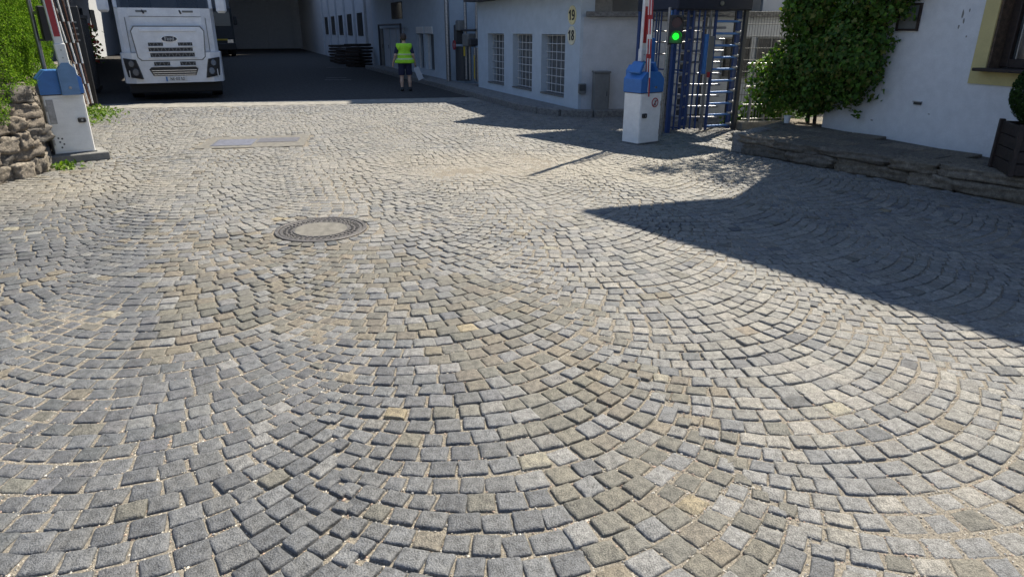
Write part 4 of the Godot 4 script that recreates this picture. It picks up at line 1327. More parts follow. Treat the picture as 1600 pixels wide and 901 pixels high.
		obj("disc", dm, q[2], sg)
		var tm := TextMesh.new()
		var fnt := SystemFont.new()
		fnt.font_names = PackedStringArray(["Droid Sans"])
		fnt.font_weight = 700
		tm.font = fnt
		tm.text = q[0]
		tm.font_size = 64
		tm.pixel_size = 0.0041
		tm.depth = 0.006
		var tx := obj("lettering", tm, M.black, sg)
		tx.position = Vector3(0, 0, 0.019)

	# meter box and grey cabinet by the side wall
	var mb := thing("meter_box", "small grey meter box on the side wall of the workshop", "box", Vector3(1.40, 0.53, -13.975), deg_to_rad(5))
	one_box("case", Vector3(0, 0, 0.0), Vector3(0.15, 0.19, 0.10), M.grey_paint, mb, 0.01)
	one_box("lid", Vector3(0, 0.02, 0.053), Vector3(0.12, 0.12, 0.008), M.dark_grey, mb, 0.002)
	var gc := thing("utility_cabinet", "tall grey utility cabinet standing against the workshop side wall", "cabinet", Vector3(1.76, 0.0, -13.86), deg_to_rad(5))
	one_box("body", Vector3(0, 0.42, 0), Vector3(0.31, 0.84, 0.22), M.grey_paint, gc, 0.012)
	one_box("lid", Vector3(0, 0.855, 0.0), Vector3(0.34, 0.035, 0.26), M.grey_paint, gc, 0.008)
	one_box("door", Vector3(0, 0.43, 0.112), Vector3(0.27, 0.74, 0.012), M.grey_paint, gc, 0.003)
	one_box("handle", Vector3(0.10, 0.45, 0.121), Vector3(0.018, 0.09, 0.012), M.dark_grey, gc)

	# pipework in the recessed bay
	var pi := thing("pipework", "cluster of grey pipes and valves in the recessed workshop bay", "pipes")
	pi.transform = X
	one_bar("pipe", Vector3(-8.75, 0.05, 0.12), Vector3(-8.75, 5.0, 0.12), 0.075, M.galv, pi, 16)
	one_bar("pipe", Vector3(-7.0, 1.2, -0.25), Vector3(-7.0, 5.0, -0.25), 0.05, M.galv, pi, 12)
	for q in [[-7.55, 0.22, 1.5], [-7.05, 0.22, 1.15], [-6.80, 0.22, 1.15], [-7.9, 0.22, 2.6]]:
		one_bar("pipe", Vector3(q[0], q[1], -0.2), Vector3(q[0], q[2], -0.2), 0.045, M.galv, pi, 12)
	one_bar("yellow_pipe", Vector3(-7.75, 0.9, -0.1), Vector3(-7.75, 1.45, -0.1), 0.03, M.yellow_pipe, pi, 10)
	one_bar("yellow_pipe", Vector3(-6.9, 0.3, -0.12), Vector3(-6.9, 0.95, -0.12), 0.018, M.yellow_pipe, pi, 10)
	for q in [[-8.1, 1.75, 0.34, 0.30], [-7.35, 1.35, 0.55, 0.36], [-7.0, 1.30, 0.2, 0.2], [-8.35, 1.5, 0.22, 0.55]]:
		one_box("valve_body", Vector3(q[0], q[1], -0.12), Vector3(q[2], q[3], 0.26), M.grey_paint if q[2] > 0.3 else M.dark_grey, pi, 0.03)
	one_bar("pipe", Vector3(-8.5, 1.62, -0.1), Vector3(-6.7, 1.62, -0.1), 0.035, M.dark_grey, pi, 10)
	var hw := MB.new()
	hw.x = Transform3D(Basis(Vector3.RIGHT, PI / 2), Vector3(-8.2, 1.2, 0.08))
	hw.lathe(Vector3.ZERO, [[0.14, -0.012], [0.14, 0.012], [0.115, 0.012], [0.115, -0.012], [0.14, -0.012]], 24)
	hw.box(Vector3.ZERO, Vector3(0.24, 0.014, 0.02))
	hw.box(Vector3.ZERO, Vector3(0.02, 0.014, 0.24))
	obj("hand_wheel", hw, M.red, pi)
	one_bar("tank", Vector3(-8.35, 0.16, -0.25), Vector3(-8.35, 1.15, -0.25), 0.24, M.dark_grey, pi, 20)

	# raised footway and its kerb stones
	var fw := MB.new()
	fw.slab(PackedVector2Array([Vector2(1.02, -13.98), Vector2(1.62, -13.80), Vector2(2.6, -13.92), Vector2(2.6, -14.2), Vector2(1.3, -14.05), Vector2(-1.6, -21.6), Vector2(-6.0, -32.5), Vector2(-6.55, -32.2), Vector2(-2.18, -21.4), Vector2(0.24, -15.06), Vector2(0.62, -14.42)]), -0.06, 0.125)
	struct("footway", fw, M.concrete_grey, "narrow raised concrete footway along the workshop wall", "footway")
	var kr := Node3D.new()
	kr.name = "kerb"
	add_child(kr)
	tag(kr, "granite kerb stones edging the raised footway along the workshop", "kerb", "", "structure")
	var kp := [Vector2(2.55, -13.83), Vector2(1.62, -13.74), Vector2(0.99, -13.90), Vector2(0.56, -14.38), Vector2(0.17, -15.04), Vector2(-2.25, -21.36), Vector2(-6.6, -32.1)]
	for i in kp.size() - 1:
		var p: Vector2 = kp[i]
		var q: Vector2 = kp[i + 1]
		var ln := p.distance_to(q)
		var cnt := maxi(1, roundi(ln / 0.95))
		var d := (q - p) / ln
		for j in cnt:
			var c := p + d * (ln * (j + 0.5) / cnt)
			one_box("kerb_stone", Vector3(c.x, 0.045, c.y), Vector3(ln / cnt - 0.012, 0.19, 0.14), M.kerb, kr, 0.014, Basis(Vector3.UP, -atan2(d.y, d.x)))

	# street wall beyond the bay: tall block whose shade covers the street
	var tb := Node3D.new()
	tb.name = numbered("factory_building")
	add_child(tb)
	tb.transform = X
	tag(tb, "tall grey factory block with white framed openings along the shaded street", "building")
	var m := MB.new()
	m.box(Vector3(-10.0, 3.0, -0.45), Vector3(1.6, 6.0, 0.9))
	m.box(Vector3(-12.0, 0.16, -0.45), Vector3(2.4, 0.32, 0.9))
	m.box(Vector3(-12.0, 3.75, -0.45), Vector3(2.4, 4.5, 0.9))
	m.box(Vector3(-12.1, 0.91, -0.45), Vector3(0.22, 1.18, 0.9))
	m.box(Vector3(-17.4, 3.0, -0.45), Vector3(8.4, 6.0, 0.9))
	obj("wall", m, M.plaster_blue, tb)
	var m2 := MB.new()
	m2.box(Vector3(-40.0, 2.95, -0.45), Vector3(36.8, 6.1, 0.9))
	obj("wall", m2, M.plaster_grey, tb)
	var hi := MB.new()
	hi.x = X.affine_inverse()
	hi.slab(PackedVector2Array([Vector2(-3.42, -25.6), Vector2(8.0, -27.2), Vector2(10, -56), Vector2(-15.3, -56)]), 6.02, 16.0)
	hi.slab(PackedVector2Array([Vector2(2.37, -25.62), Vector2(8.0, -26.3), Vector2(8.0, -27.19), Vector2(2.2, -26.38)]), 6.02, 16.0)
	obj("upper_block", hi, M.plaster_grey, tb)
	var gb := MB.new()
	gb.x = X.affine_inverse()
	gb.slab(PackedVector2Array([Vector2(-1.8, -25.8), Vector2(8.0, -26.9), Vector2(9.6, -49.5), Vector2(-10.0, -49.5)]), 0.0, 6.0)
	obj("lower_block", gb, M.plaster_grey, tb)
	one_box("added_shade_eave", Vector3(-15.6, 4.0, 1.35), Vector3(12.4, 0.16, 2.7), M.dark_grey, tb, 0.02)  # unseen overhang added to dim the skylight on this wall
	for q in [-11.39, -12.61]:
		var wn := thing_part("window", tb)
		one_box("pane", Vector3(q, 0.90, -0.2), Vector3(0.98, 1.16, 0.012), M.glass_dark, wn)
		one_box("lintel", Vector3(q, 1.62, 0.012), Vector3(1.0, 0.22, 0.03), M.white_paint, wn, 0.004)
		for s2 in [-1.0, 1.0]:
			one_box("frame_bar", Vector3(q + s2 * 0.47, 0.90, -0.10), Vector3(0.05, 1.16, 0.06), M.white_paint, wn)
	for i in 4:
		var dd := one_box("door", Vector3(-15.6 - i * 1.35, 0.88, 0.02), Vector3(0.95, 1.62, 0.05), M.plaster_grey if i < 3 else M.grey_paint, tb, 0.01)
		one_bar("handle", Vector3(-15.25 - i * 1.35, 0.88, 0.05), Vector3(-15.25 - i * 1.35, 1.03, 0.05), 0.015, M.dark_grey, dd)
	one_box("upper_window", Vector3(-16.2, 2.35, 0.012), Vector3(1.9, 0.62, 0.03), M.glass_dark, tb)
	for i in 5:
		one_box("upper_window", Vector3(-25.0 - i * 3.4, 1.9, 0.012), Vector3(1.5, 1.1, 0.03), M.glass_dark, tb)
	for i in 6:
		one_box("pilaster", Vector3(-23.2 - i * 3.4, 2.6, 0.06), Vector3(0.30, 5.2, 0.12), M.plaster_grey, tb, 0.01)
	for q in [[-18.9, 1.95, 0.25], [-14.6, 1.95, 0.25]]:
		one_bar("pipe_hoop", Vector3(q[0], 0.15, 0.25), Vector3(q[0], 1.85, 0.25), 0.04, M.dark_grey, tb, 10)
	one_bar("pipe_hoop", Vector3(-18.9, 1.83, 0.25), Vector3(-14.6, 1.83, 0.25), 0.04, M.dark_grey, tb, 10)
	for q in [[-24.5, 0.7, "dark stack of pallets between the tallest stack and the low one"], [-25.6, 0.5, "lowest dark stack of pallets against the shaded factory wall"], [-27.5, 0.85, "dark stack of pallets farthest down the shaded factory wall"], [-21.6, 1.1, "tallest dark stack of pallets next to the row of doors"]]:
		var st := thing("pallet_stack", q[2], "pallets", X * Vector3(q[0], 0, 0.75), a, "pallet stacks in the shaded street")
		for i in roundi(q[1] / 0.15):
			one_box("pallet", Vector3(r.randf_range(-0.04, 0.04), 0.07 + i * 0.15, r.randf_range(-0.04, 0.04)), Vector3(0.8, 0.10, 1.1), M.wood_dark, st, 0.01)
			one_box("pallet", Vector3(0, 0.006 + i * 0.15 + 0.008, 0), Vector3(0.7, 0.02, 1.0), M.wood_rev, st)

	# unseen roof added to darken the street, then its far end
	var ps := thing("added_shade_roof", "unseen roof added to darken the far end of the street", "roof")
	ps.transform = X
	one_box("roof_deck", Vector3(-51.2, 6.25, 7.0), Vector3(14.0, 0.4, 15.2), M.dark_grey, ps)
	for i in 2:
		one_bar("column", Vector3(-45.5 - i * 7.5, 0, 9.6), Vector3(-45.5 - i * 7.5, 6.05, 9.6), 0.14, M.dark_grey, ps, 12)
	var lc := thing("added_shade_canopy", "unseen flat canopy added above the parked truck to shade the ground", "canopy")  # canopy added out of view to keep sun off the asphalt here
	var lm := MB.new()
	lm.slab(PackedVector2Array([Vector2(-7.6, -19.3), Vector2(-19.5, -16.8), Vector2(-31.0, -46.0), Vector2(-20.5, -46.0)]), 5.2, 5.4)
	obj("canopy_deck", lm, M.dark_grey, lc)
	for q in [Vector3(-15.9, 0, -17.9), Vector3(-18.6, 0, -26.0), Vector3(-13.2, 0, -31.0)]:
		one_bar("canopy_post", q, q + Vector3.UP * 5.2, 0.1, M.dark_grey, lc, 12)
	var fe := thing("far_hall", "dark hall with pale corrugated doors closing the end of the street", "building")
	fe.transform = X
	one_box("wall", Vector3(-58.5, 3.9, 4.0), Vector3(1.0, 8.4, 30.0), M.plaster_grey, fe)
	for i in 5:
		var dr := one_box("shutter", Vector3(-57.9, 2.0, -1.0 + i * 2.9), Vector3(0.12, 4.0, 2.3), M.plaster_grey, fe, 0.02)
		for k in 9:
			one_box("rib", Vector3(-57.81, 2.0, -2.0 + i * 2.9 + k * 0.25), Vector3(0.05, 3.9, 0.10), M.plaster_grey, dr)
	var lh := thing("left_workshop", "dark wall of the workshop on the far side of the parked truck", "building")
	lh.transform = X
	one_box("wall", Vector3(-36.0, 3.9, 14.4), Vector3(44.0, 8.4, 0.5), M.plaster_grey, lh)
	for i in 6:
		one_box("window", Vector3(-19.0 - i * 4.0, 2.2, 14.13), Vector3(1.6, 1.2, 0.05), M.glass_dark, lh)

# ------------------------------------------------------------------ vehicles
func rect_poly(x0: float, y0: float, x1: float, y1: float, c := 0.0) -> PackedVector2Array:
	return PackedVector2Array([Vector2(x0 + c, y0), Vector2(x1 - c, y0), Vector2(x1, y0 + c), Vector2(x1, y1 - c), Vector2(x1 - c, y1), Vector2(x0 + c, y1), Vector2(x0, y1 - c), Vector2(x0, y0 + c)]) if c > 0 else PackedVector2Array([Vector2(x0, y0), Vector2(x1, y0), Vector2(x1, y1), Vector2(x0, y1)])

func make_truck() -> void:
	var t := thing("white_truck", "white lorry cab parked facing the yard in the shaded street", "truck", Vector3(-8.30, -0.006, -17.35), deg_to_rad(25))
	t.scale = Vector3(0.91, 1, 1)
	var cab := MB.new()
	var plan := PackedVector2Array([Vector2(-1.19, -0.34), Vector2(-1.10, -0.12), Vector2(-0.85, -0.02), Vector2(0.85, -0.02), Vector2(1.10, -0.12), Vector2(1.19, -0.34), Vector2(1.19, -2.2), Vector2(-1.19, -2.2)])
	cab.slab(plan, 1.12, 2.12)
	# raked upper part: pillars and roof
	for s in [-1.0, 1.0]:
		cab.box(Vector3(1.13 * s, 2.58, -0.36), Vector3(0.11, 0.98, 0.16), 0.02, Basis(Vector3.RIGHT, -0.16))
		cab.box(Vector3(1.13 * s, 2.6, -1.9), Vector3(0.10, 1.0, 0.6), 0.02)
	cab.box(Vector3(0, 3.35, -1.25), Vector3(2.36, 0.62, 1.75), 0.12)
	cab.box(Vector3(0, 2.6, -2.15), Vector3(2.2, 1.0, 0.08))
	obj("cab", cab, M.truck, t)
	# bumper, wider than the cab
	var bp := MB.new()
	bp.slab(PackedVector2Array([Vector2(-1.25, -0.42), Vector2(-1.20, -0.10), Vector2(-0.95, 0.07), Vector2(0.95, 0.07), Vector2(1.20, -0.10), Vector2(1.25, -0.42), Vector2(1.25, -0.9), Vector2(-1.25, -0.9)]), 0.42, 1.117)
	obj("bumper", bp, M.truck, t)
	one_box("skirt", Vector3(0, 0.29, -0.42), Vector3(2.30, 0.24, 0.70), M.rubber, t, 0.03)
	var ws := MB.new()
	ws.quad(Vector3(-1.09, 2.10, -0.14), Vector3(1.09, 2.10, -0.14), Vector3(1.05, 3.08, -0.38), Vector3(-1.05, 3.08, -0.38), Vector3(0, 0.3, 1))
	obj("windscreen", ws, M.tinted, t)
	one_box("dashboard", Vector3(0, 2.02, -0.55), Vector3(2.1, 0.22, 0.6), M.black, t, 0.03)
	for s in [-1.0, 1.0]:
		one_box("seat", Vector3(0.6 * s, 2.35, -1.45), Vector3(0.55, 1.0, 0.25), M.dark_grey, t, 0.06)
		one_box("side_window", Vector3(1.165 * s, 2.55, -1.0), Vector3(0.02, 0.8, 1.1), M.glass_dark, t)
		# wipers
		one_bar("wiper", Vector3(-0.06 + 0.44 * s, 2.0, 0.005), Vector3(-0.12 + 0.44 * s, 2.14, -0.08), 0.022, M.black, t)
		one_box("grab_recess", Vector3(0.55 * s, 2.045, -0.018), Vector3(0.26, 0.045, 0.012), M.grey_paint, t, 0.004)
		# mirrors
		var mr := one_box("mirror", Vector3(1.40 * s, 2.33, -0.12), Vector3(0.26, 0.62, 0.20), M.truck, t, 0.05)
		one_box("mirror_arm", Vector3(1.25 * s, 2.58, -0.2), Vector3(0.16, 0.05, 0.06), M.black, mr)
		one_box("mirror_glass", Vector3(1.36 * s, 2.33, -0.226), Vector3(0.17, 0.5, 0.01), M.glass_dark, mr)
		# wheels
		var wh := thing_part("wheel", t)
		wh.position = Vector3(1.04 * s, 0.49, -1.35)
		one_bar("tyre", Vector3(-0.14, 0, 0), Vector3(0.14, 0, 0), 0.49, M.rubber, wh, 28)
		one_bar("rim", Vector3(0.142 * s, 0, 0), Vector3(0.15 * s, 0, 0), 0.29, M.galv, wh, 20)
		# headlight
		var hl := thing_part("headlight", t)
		var hp := MB.new()
		var o := PackedVector2Array([Vector2(-1.185, 1.0), Vector2(-0.87, 0.965), Vector2(-0.76, 0.52), Vector2(-1.13, 0.57)])
		if s > 0:
			for i in 4:
				o[i].x = -o[i].x
		hp.x = Transform3D(Basis(Vector3.UP, 0.42 * s), Vector3(0.97 * s, 0, 0.045)) * Transform3D(Basis.IDENTITY, Vector3(-0.97 * s, 0, 0))
		hp.prism(o, -0.04, 0.025)
		obj("lamp_case", hp, M.black, hl)
		var ro := Transform3D(Basis(Vector3.UP, 0.42 * s), Vector3(0.97 * s, 0, 0.045))
		for q in [[0.02, 0.87, 0.085], [-0.06, 0.68, 0.095]]:
			var lp := MB.new()
			lp.x = ro
			lp.cyl(Vector3(-q[0] * s * -1.0, q[1], 0.02), Vector3(-q[0] * s * -1.0, q[1], 0.035), q[2], q[2] * 0.8, 20)
			obj("reflector", lp, M.lens, hl)
		var ds := MB.new()
		ds.x = ro
		ds.box(Vector3(0.10 * s, 0.62, 0.028), Vector3(0.02, 0.2, 0.01))
		obj("light_strip", ds, M.white_paint, hl)
		# seam of the corner panel
		one_box("panel_seam", Vector3(0.96 * s, 1.52, -0.055), Vector3(0.012, 0.78, 0.02), M.grey_paint, t)
	one_box("panel_seam", Vector3(0, 1.93, -0.018), Vector3(1.72, 0.012, 0.012), M.grey_paint, t)
	one_box("panel_seam", Vector3(0, 1.118, 0.005), Vector3(1.9, 0.012, 0.10), M.grey_paint, t)
	# grille plate with its slots
	var gp := MB.new()
	gp.prism(PackedVector2Array([Vector2(-0.72, 0.955), Vector2(0.72, 0.955), Vector2(0.80, 1.02), Vector2(0.86, 1.60), Vector2(0.78, 1.70), Vector2(-0.78, 1.70), Vector2(-0.86, 1.60), Vector2(-0.80, 1.02)]), -0.03, 0.085)
	obj("grille_plate", gp, M.truck, t)
	var ed := MB.new()
	ed.prism(PackedVector2Array([Vector2(-0.745, 0.935), Vector2(0.745, 0.935), Vector2(0.825, 1.01), Vector2(0.885, 1.61), Vector2(0.80, 1.725), Vector2(-0.80, 1.725), Vector2(-0.885, 1.61), Vector2(-0.825, 1.01)]), -0.03, 0.072)
	obj("grille_edge", ed, M.grey_paint, t)
	one_box("crease", Vector3(0, 1.625, 0.088), Vector3(1.36, 0.07, 0.03), M.truck, t, 0.012)
	for q in [[-0.52, -0.17, 1.31, 0.075], [0.19, 0.54, 1.31, 0.075], [-0.53, 0.53, 1.19, 0.08], [-0.51, 0.56, 1.065, 0.09], [-0.46, -0.08, 0.865, 0.085], [0.17, 0.55, 0.865, 0.085]]:
		var cx: float = (q[0] + q[1]) * 0.5
		var wd: float = q[1] - q[0]
		var gs := one_box("grille_slot", Vector3(cx, q[2], 0.088), Vector3(wd, q[3], 0.008), M.black, t)
		var nn := roundi(wd / 0.085)
		for i in nn:
			one_box("mesh_bar", Vector3(cx - wd * 0.5 + wd * (i + 0.5) / nn, q[2], 0.094), Vector3(0.02, q[3], 0.008), M.grey_paint, gs, 0.0, Basis(Vector3.BACK, 0.5 if i % 2 == 0 else -0.5))
		one_box("ledge", Vector3(cx, q[2] - q[3] * 0.5 - 0.015, 0.094), Vector3(wd + 0.12, 0.02, 0.03), M.truck, gs, 0.005)
	var lg := MB.new()
	lg.prism(PackedVector2Array([Vector2(-0.52, 0.585), Vector2(0.52, 0.585), Vector2(0.60, 0.74), Vector2(0.54, 0.785), Vector2(-0.54, 0.785), Vector2(-0.60, 0.74)]), 0.0, 0.082)
	var lgo := obj("lower_grille", lg, M.black, t)
	for i in 3:
		one_box("chrome_bar", Vector3(0, 0.61 + i * 0.05, 0.092), Vector3(1.02 + i * 0.04, 0.014, 0.02), M.chrome, lgo)
	# oval badge
	var bd := thing_part("badge", t)
	bd.position = Vector3(0, 1.43, 0.09)
	for q in [[0.195, 0.074, 0.012, M.chrome], [0.183, 0.064, 0.016, M.navy]]:
		var ov := PackedVector2Array()
		for i in 28:
			ov.append(Vector2(cos(TAU * i / 28) * q[0], sin(TAU * i / 28) * q[1]))
		var om := MB.new()
		om.prism(ov, -0.005, q[2])
		obj("oval", om, q[3], bd)
	var tm := TextMesh.new()
	var fnt := SystemFont.new()
	fnt.font_names = PackedStringArray(["Droid Serif"])
	fnt.font_italic = true
	tm.font = fnt
	tm.text = "Ford"
	tm.font_size = 48
	tm.pixel_size = 0.0022
	tm.depth = 0.004
	obj("lettering", tm, M.white_paint, bd).position = Vector3(0, 0.0, 0.019)
	# number plate
	var pl := thing_part("number_plate", t)
	pl.position = Vector3(0.02, 0.51, 0.078)
	one_box("plate", Vector3.ZERO, Vector3(0.52, 0.11, 0.012), M.white_paint, pl, 0.003)
	one_box("blue_band", Vector3(-0.24, 0, 0.007), Vector3(0.04, 0.108, 0.004), M.blue, pl)
	var t2 := TextMesh.new()
	var f2 := SystemFont.new()
	f2.font_names = PackedStringArray(["Droid Sans"])
	f2.font_weight = 700
	t2.font = f2
	t2.text = "NE·DZ 52"
	t2.font_size = 40
	t2.pixel_size = 0.0021
	t2.depth = 0.003
	obj("lettering", t2, M.black, pl).position = Vector3(0.02, 0, 0.009)
	# load body behind the cab
	one_box("box_body", Vector3(0, 2.35, -5.6), Vector3(2.5, 2.7, 6.2), M.truck, t, 0.04)
	one_box("chassis", Vector3(0, 0.75, -4.7), Vector3(0.9, 0.3, 7.6), M.black, t)
	for s in [-1.0, 1.0]:
		for z in [-6.4, -7.7]:
			var wh := thing_part("wheel", t)
			wh.position = Vector3(1.02 * s, 0.49, z)
			one_bar("tyre", Vector3(-0.16, 0, 0), Vector3(0.16, 0, 0), 0.49, M.rubber, wh, 24)

	var v := thing("dark_lorry", "dark lorry standing far down the shaded street with a yellow plate", "truck", Vector3(-19.2, -0.006, -46.5), deg_to_rad(24))
	var vb := MB.new()
	vb.box(Vector3(0, 1.75, -1.0), Vector3(2.3, 2.6, 2.0), 0.12)
	obj("cab", vb, M.dark_grey, v)
	one_box("windscreen", Vector3(0, 2.3, 0.012), Vector3(2.0, 0.85, 0.03), M.glass_dark, v)
	one_box("bumper", Vector3(0, 0.62, 0.05), Vector3(2.35, 0.4, 0.25), M.black, v, 0.03)
	one_box("yellow_plate", Vector3(0, 1.05, 0.02), Vector3(1.4, 0.09, 0.03), M.yellow_pipe, v)
	one_box("box_body", Vector3(0, 2.1, -4.5), Vector3(2.4, 2.9, 4.6), M.grey_paint, v, 0.04)
	for s in [-1.0, 1.0]:
		one_box("headlight", Vector3(0.85 * s, 0.95, 0.01), Vector3(0.35, 0.2, 0.04), M.lens, v)
		one_box("mirror", Vector3(1.32 * s, 2.2, -0.1), Vector3(0.2, 0.5, 0.15), M.black, v, 0.03)
		for z in [-1.0, -5.4]:
			one_bar("wheel", Vector3(0.85 * s, 0.45, z), Vector3(1.12 * s, 0.45, z), 0.45, M.rubber, v, 20)

# ------------------------------------------------------------------ person
func field(p: Vector3, caps: Array, k: float, clips: Array) -> float:
	var d := 10.0
	for c in caps:
		var a: Vector3 = c[0]
		var ba: Vector3 = (c[1] as Vector3) - a
		var h := clampf((p - a).dot(ba) / maxf(ba.length_squared(), 1e-9), 0.0, 1.0)
		var e := (p - a - ba * h).length() - lerpf(c[2], c[3], h)
		var m := maxf(k - absf(d - e), 0.0) / k
		d = minf(d, e) - m * m * k * 0.25
	for c in clips:
		d = maxf(d, (c[0] as Vector3).dot(p) - c[1])
	return d

func net(out: MB, caps: Array, k: float, cell: float, clips := []) -> void:
	var lo := Vector3.ONE * 99.0
	var hi := -lo
	for c in caps:
		for e in 2:
			var q: Vector3 = c[e]
			var rr: float = c[2 + e]
			lo = lo.min(q - Vector3.ONE * (rr + cell * 2))
			hi = hi.max(q + Vector3.ONE * (rr + cell * 2))
	var nx := int((hi.x - lo.x) / cell) + 2
	var ny := int((hi.y - lo.y) / cell) + 2
	var nz := int((hi.z - lo.z) / cell) + 2
	var f := PackedFloat32Array()
	f.resize(nx * ny * nz)
	for i in nx:
		for j in ny:
			for l in nz:
				f[(i * ny + j) * nz + l] = field(lo + Vector3(i, j, l) * cell, caps, k, clips)
	var vx := {}
	var vn := {}
	var corner := [[0, 0, 0], [1, 0, 0], [0, 1, 0], [1, 1, 0], [0, 0, 1], [1, 0, 1], [0, 1, 1], [1, 1, 1]]
	var edges := [[0, 1], [2, 3], [4, 5], [6, 7], [0, 2], [1, 3], [4, 6], [5, 7], [0, 4], [1, 5], [2, 6], [3, 7]]
	for i in nx - 1:
		for j in ny - 1:
			for l in nz - 1:
				var base := (i * ny + j) * nz + l
				var s0 := f[base] < 0.0
				var same := true
				for c in corner:
					if (f[base + (c[0] * ny + c[1]) * nz + c[2]] < 0.0) != s0:
						same = false
						break
				if same:
					continue
				var sum := Vector3.ZERO
				var cnt := 0
				for e in edges:
					var A: Array = corner[e[0]]
					var B: Array = corner[e[1]]
					var fa := f[base + (A[0] * ny + A[1]) * nz + A[2]]
					var fb := f[base + (B[0] * ny + B[1]) * nz + B[2]]
					if (fa < 0.0) != (fb < 0.0):
						sum += Vector3(A[0], A[1], A[2]).lerp(Vector3(B[0], B[1], B[2]), fa / (fa - fb))
						cnt += 1
				var p := lo + (Vector3(i, j, l) + sum / cnt) * cell
				vx[base] = p
				var h := cell * 0.5
				vn[base] = Vector3(field(p + Vector3(h, 0, 0), caps, k, clips) - field(p - Vector3(h, 0, 0), caps, k, clips), field(p + Vector3(0, h, 0), caps, k, clips) - field(p - Vector3(0, h, 0), caps, k, clips), field(p + Vector3(0, 0, h), caps, k, clips) - field(p - Vector3(0, 0, h), caps, k, clips)).normalized()
	var step := [ny * nz, nz, 1]
	for i in range(1, nx - 1):
		for j in range(1, ny - 1):
			for l in range(1, nz - 1):
				var base := (i * ny + j) * nz + l
				for ax in 3:
					if (f[base] < 0.0) == (f[base + step[ax]] < 0.0):
						continue
					var u: int = step[(ax + 1) % 3]
					var w: int = step[(ax + 2) % 3]
					var q := [base, base - u, base - u - w, base - w]
					if vx.has(q[0]) and vx.has(q[1]) and vx.has(q[2]) and vx.has(q[3]):
						out.stri(vx[q[0]], vx[q[1]], vx[q[2]], vn[q[0]], vn[q[1]], vn[q[2]])
						out.stri(vx[q[0]], vx[q[2]], vx[q[3]], vn[q[0]], vn[q[2]], vn[q[3]])

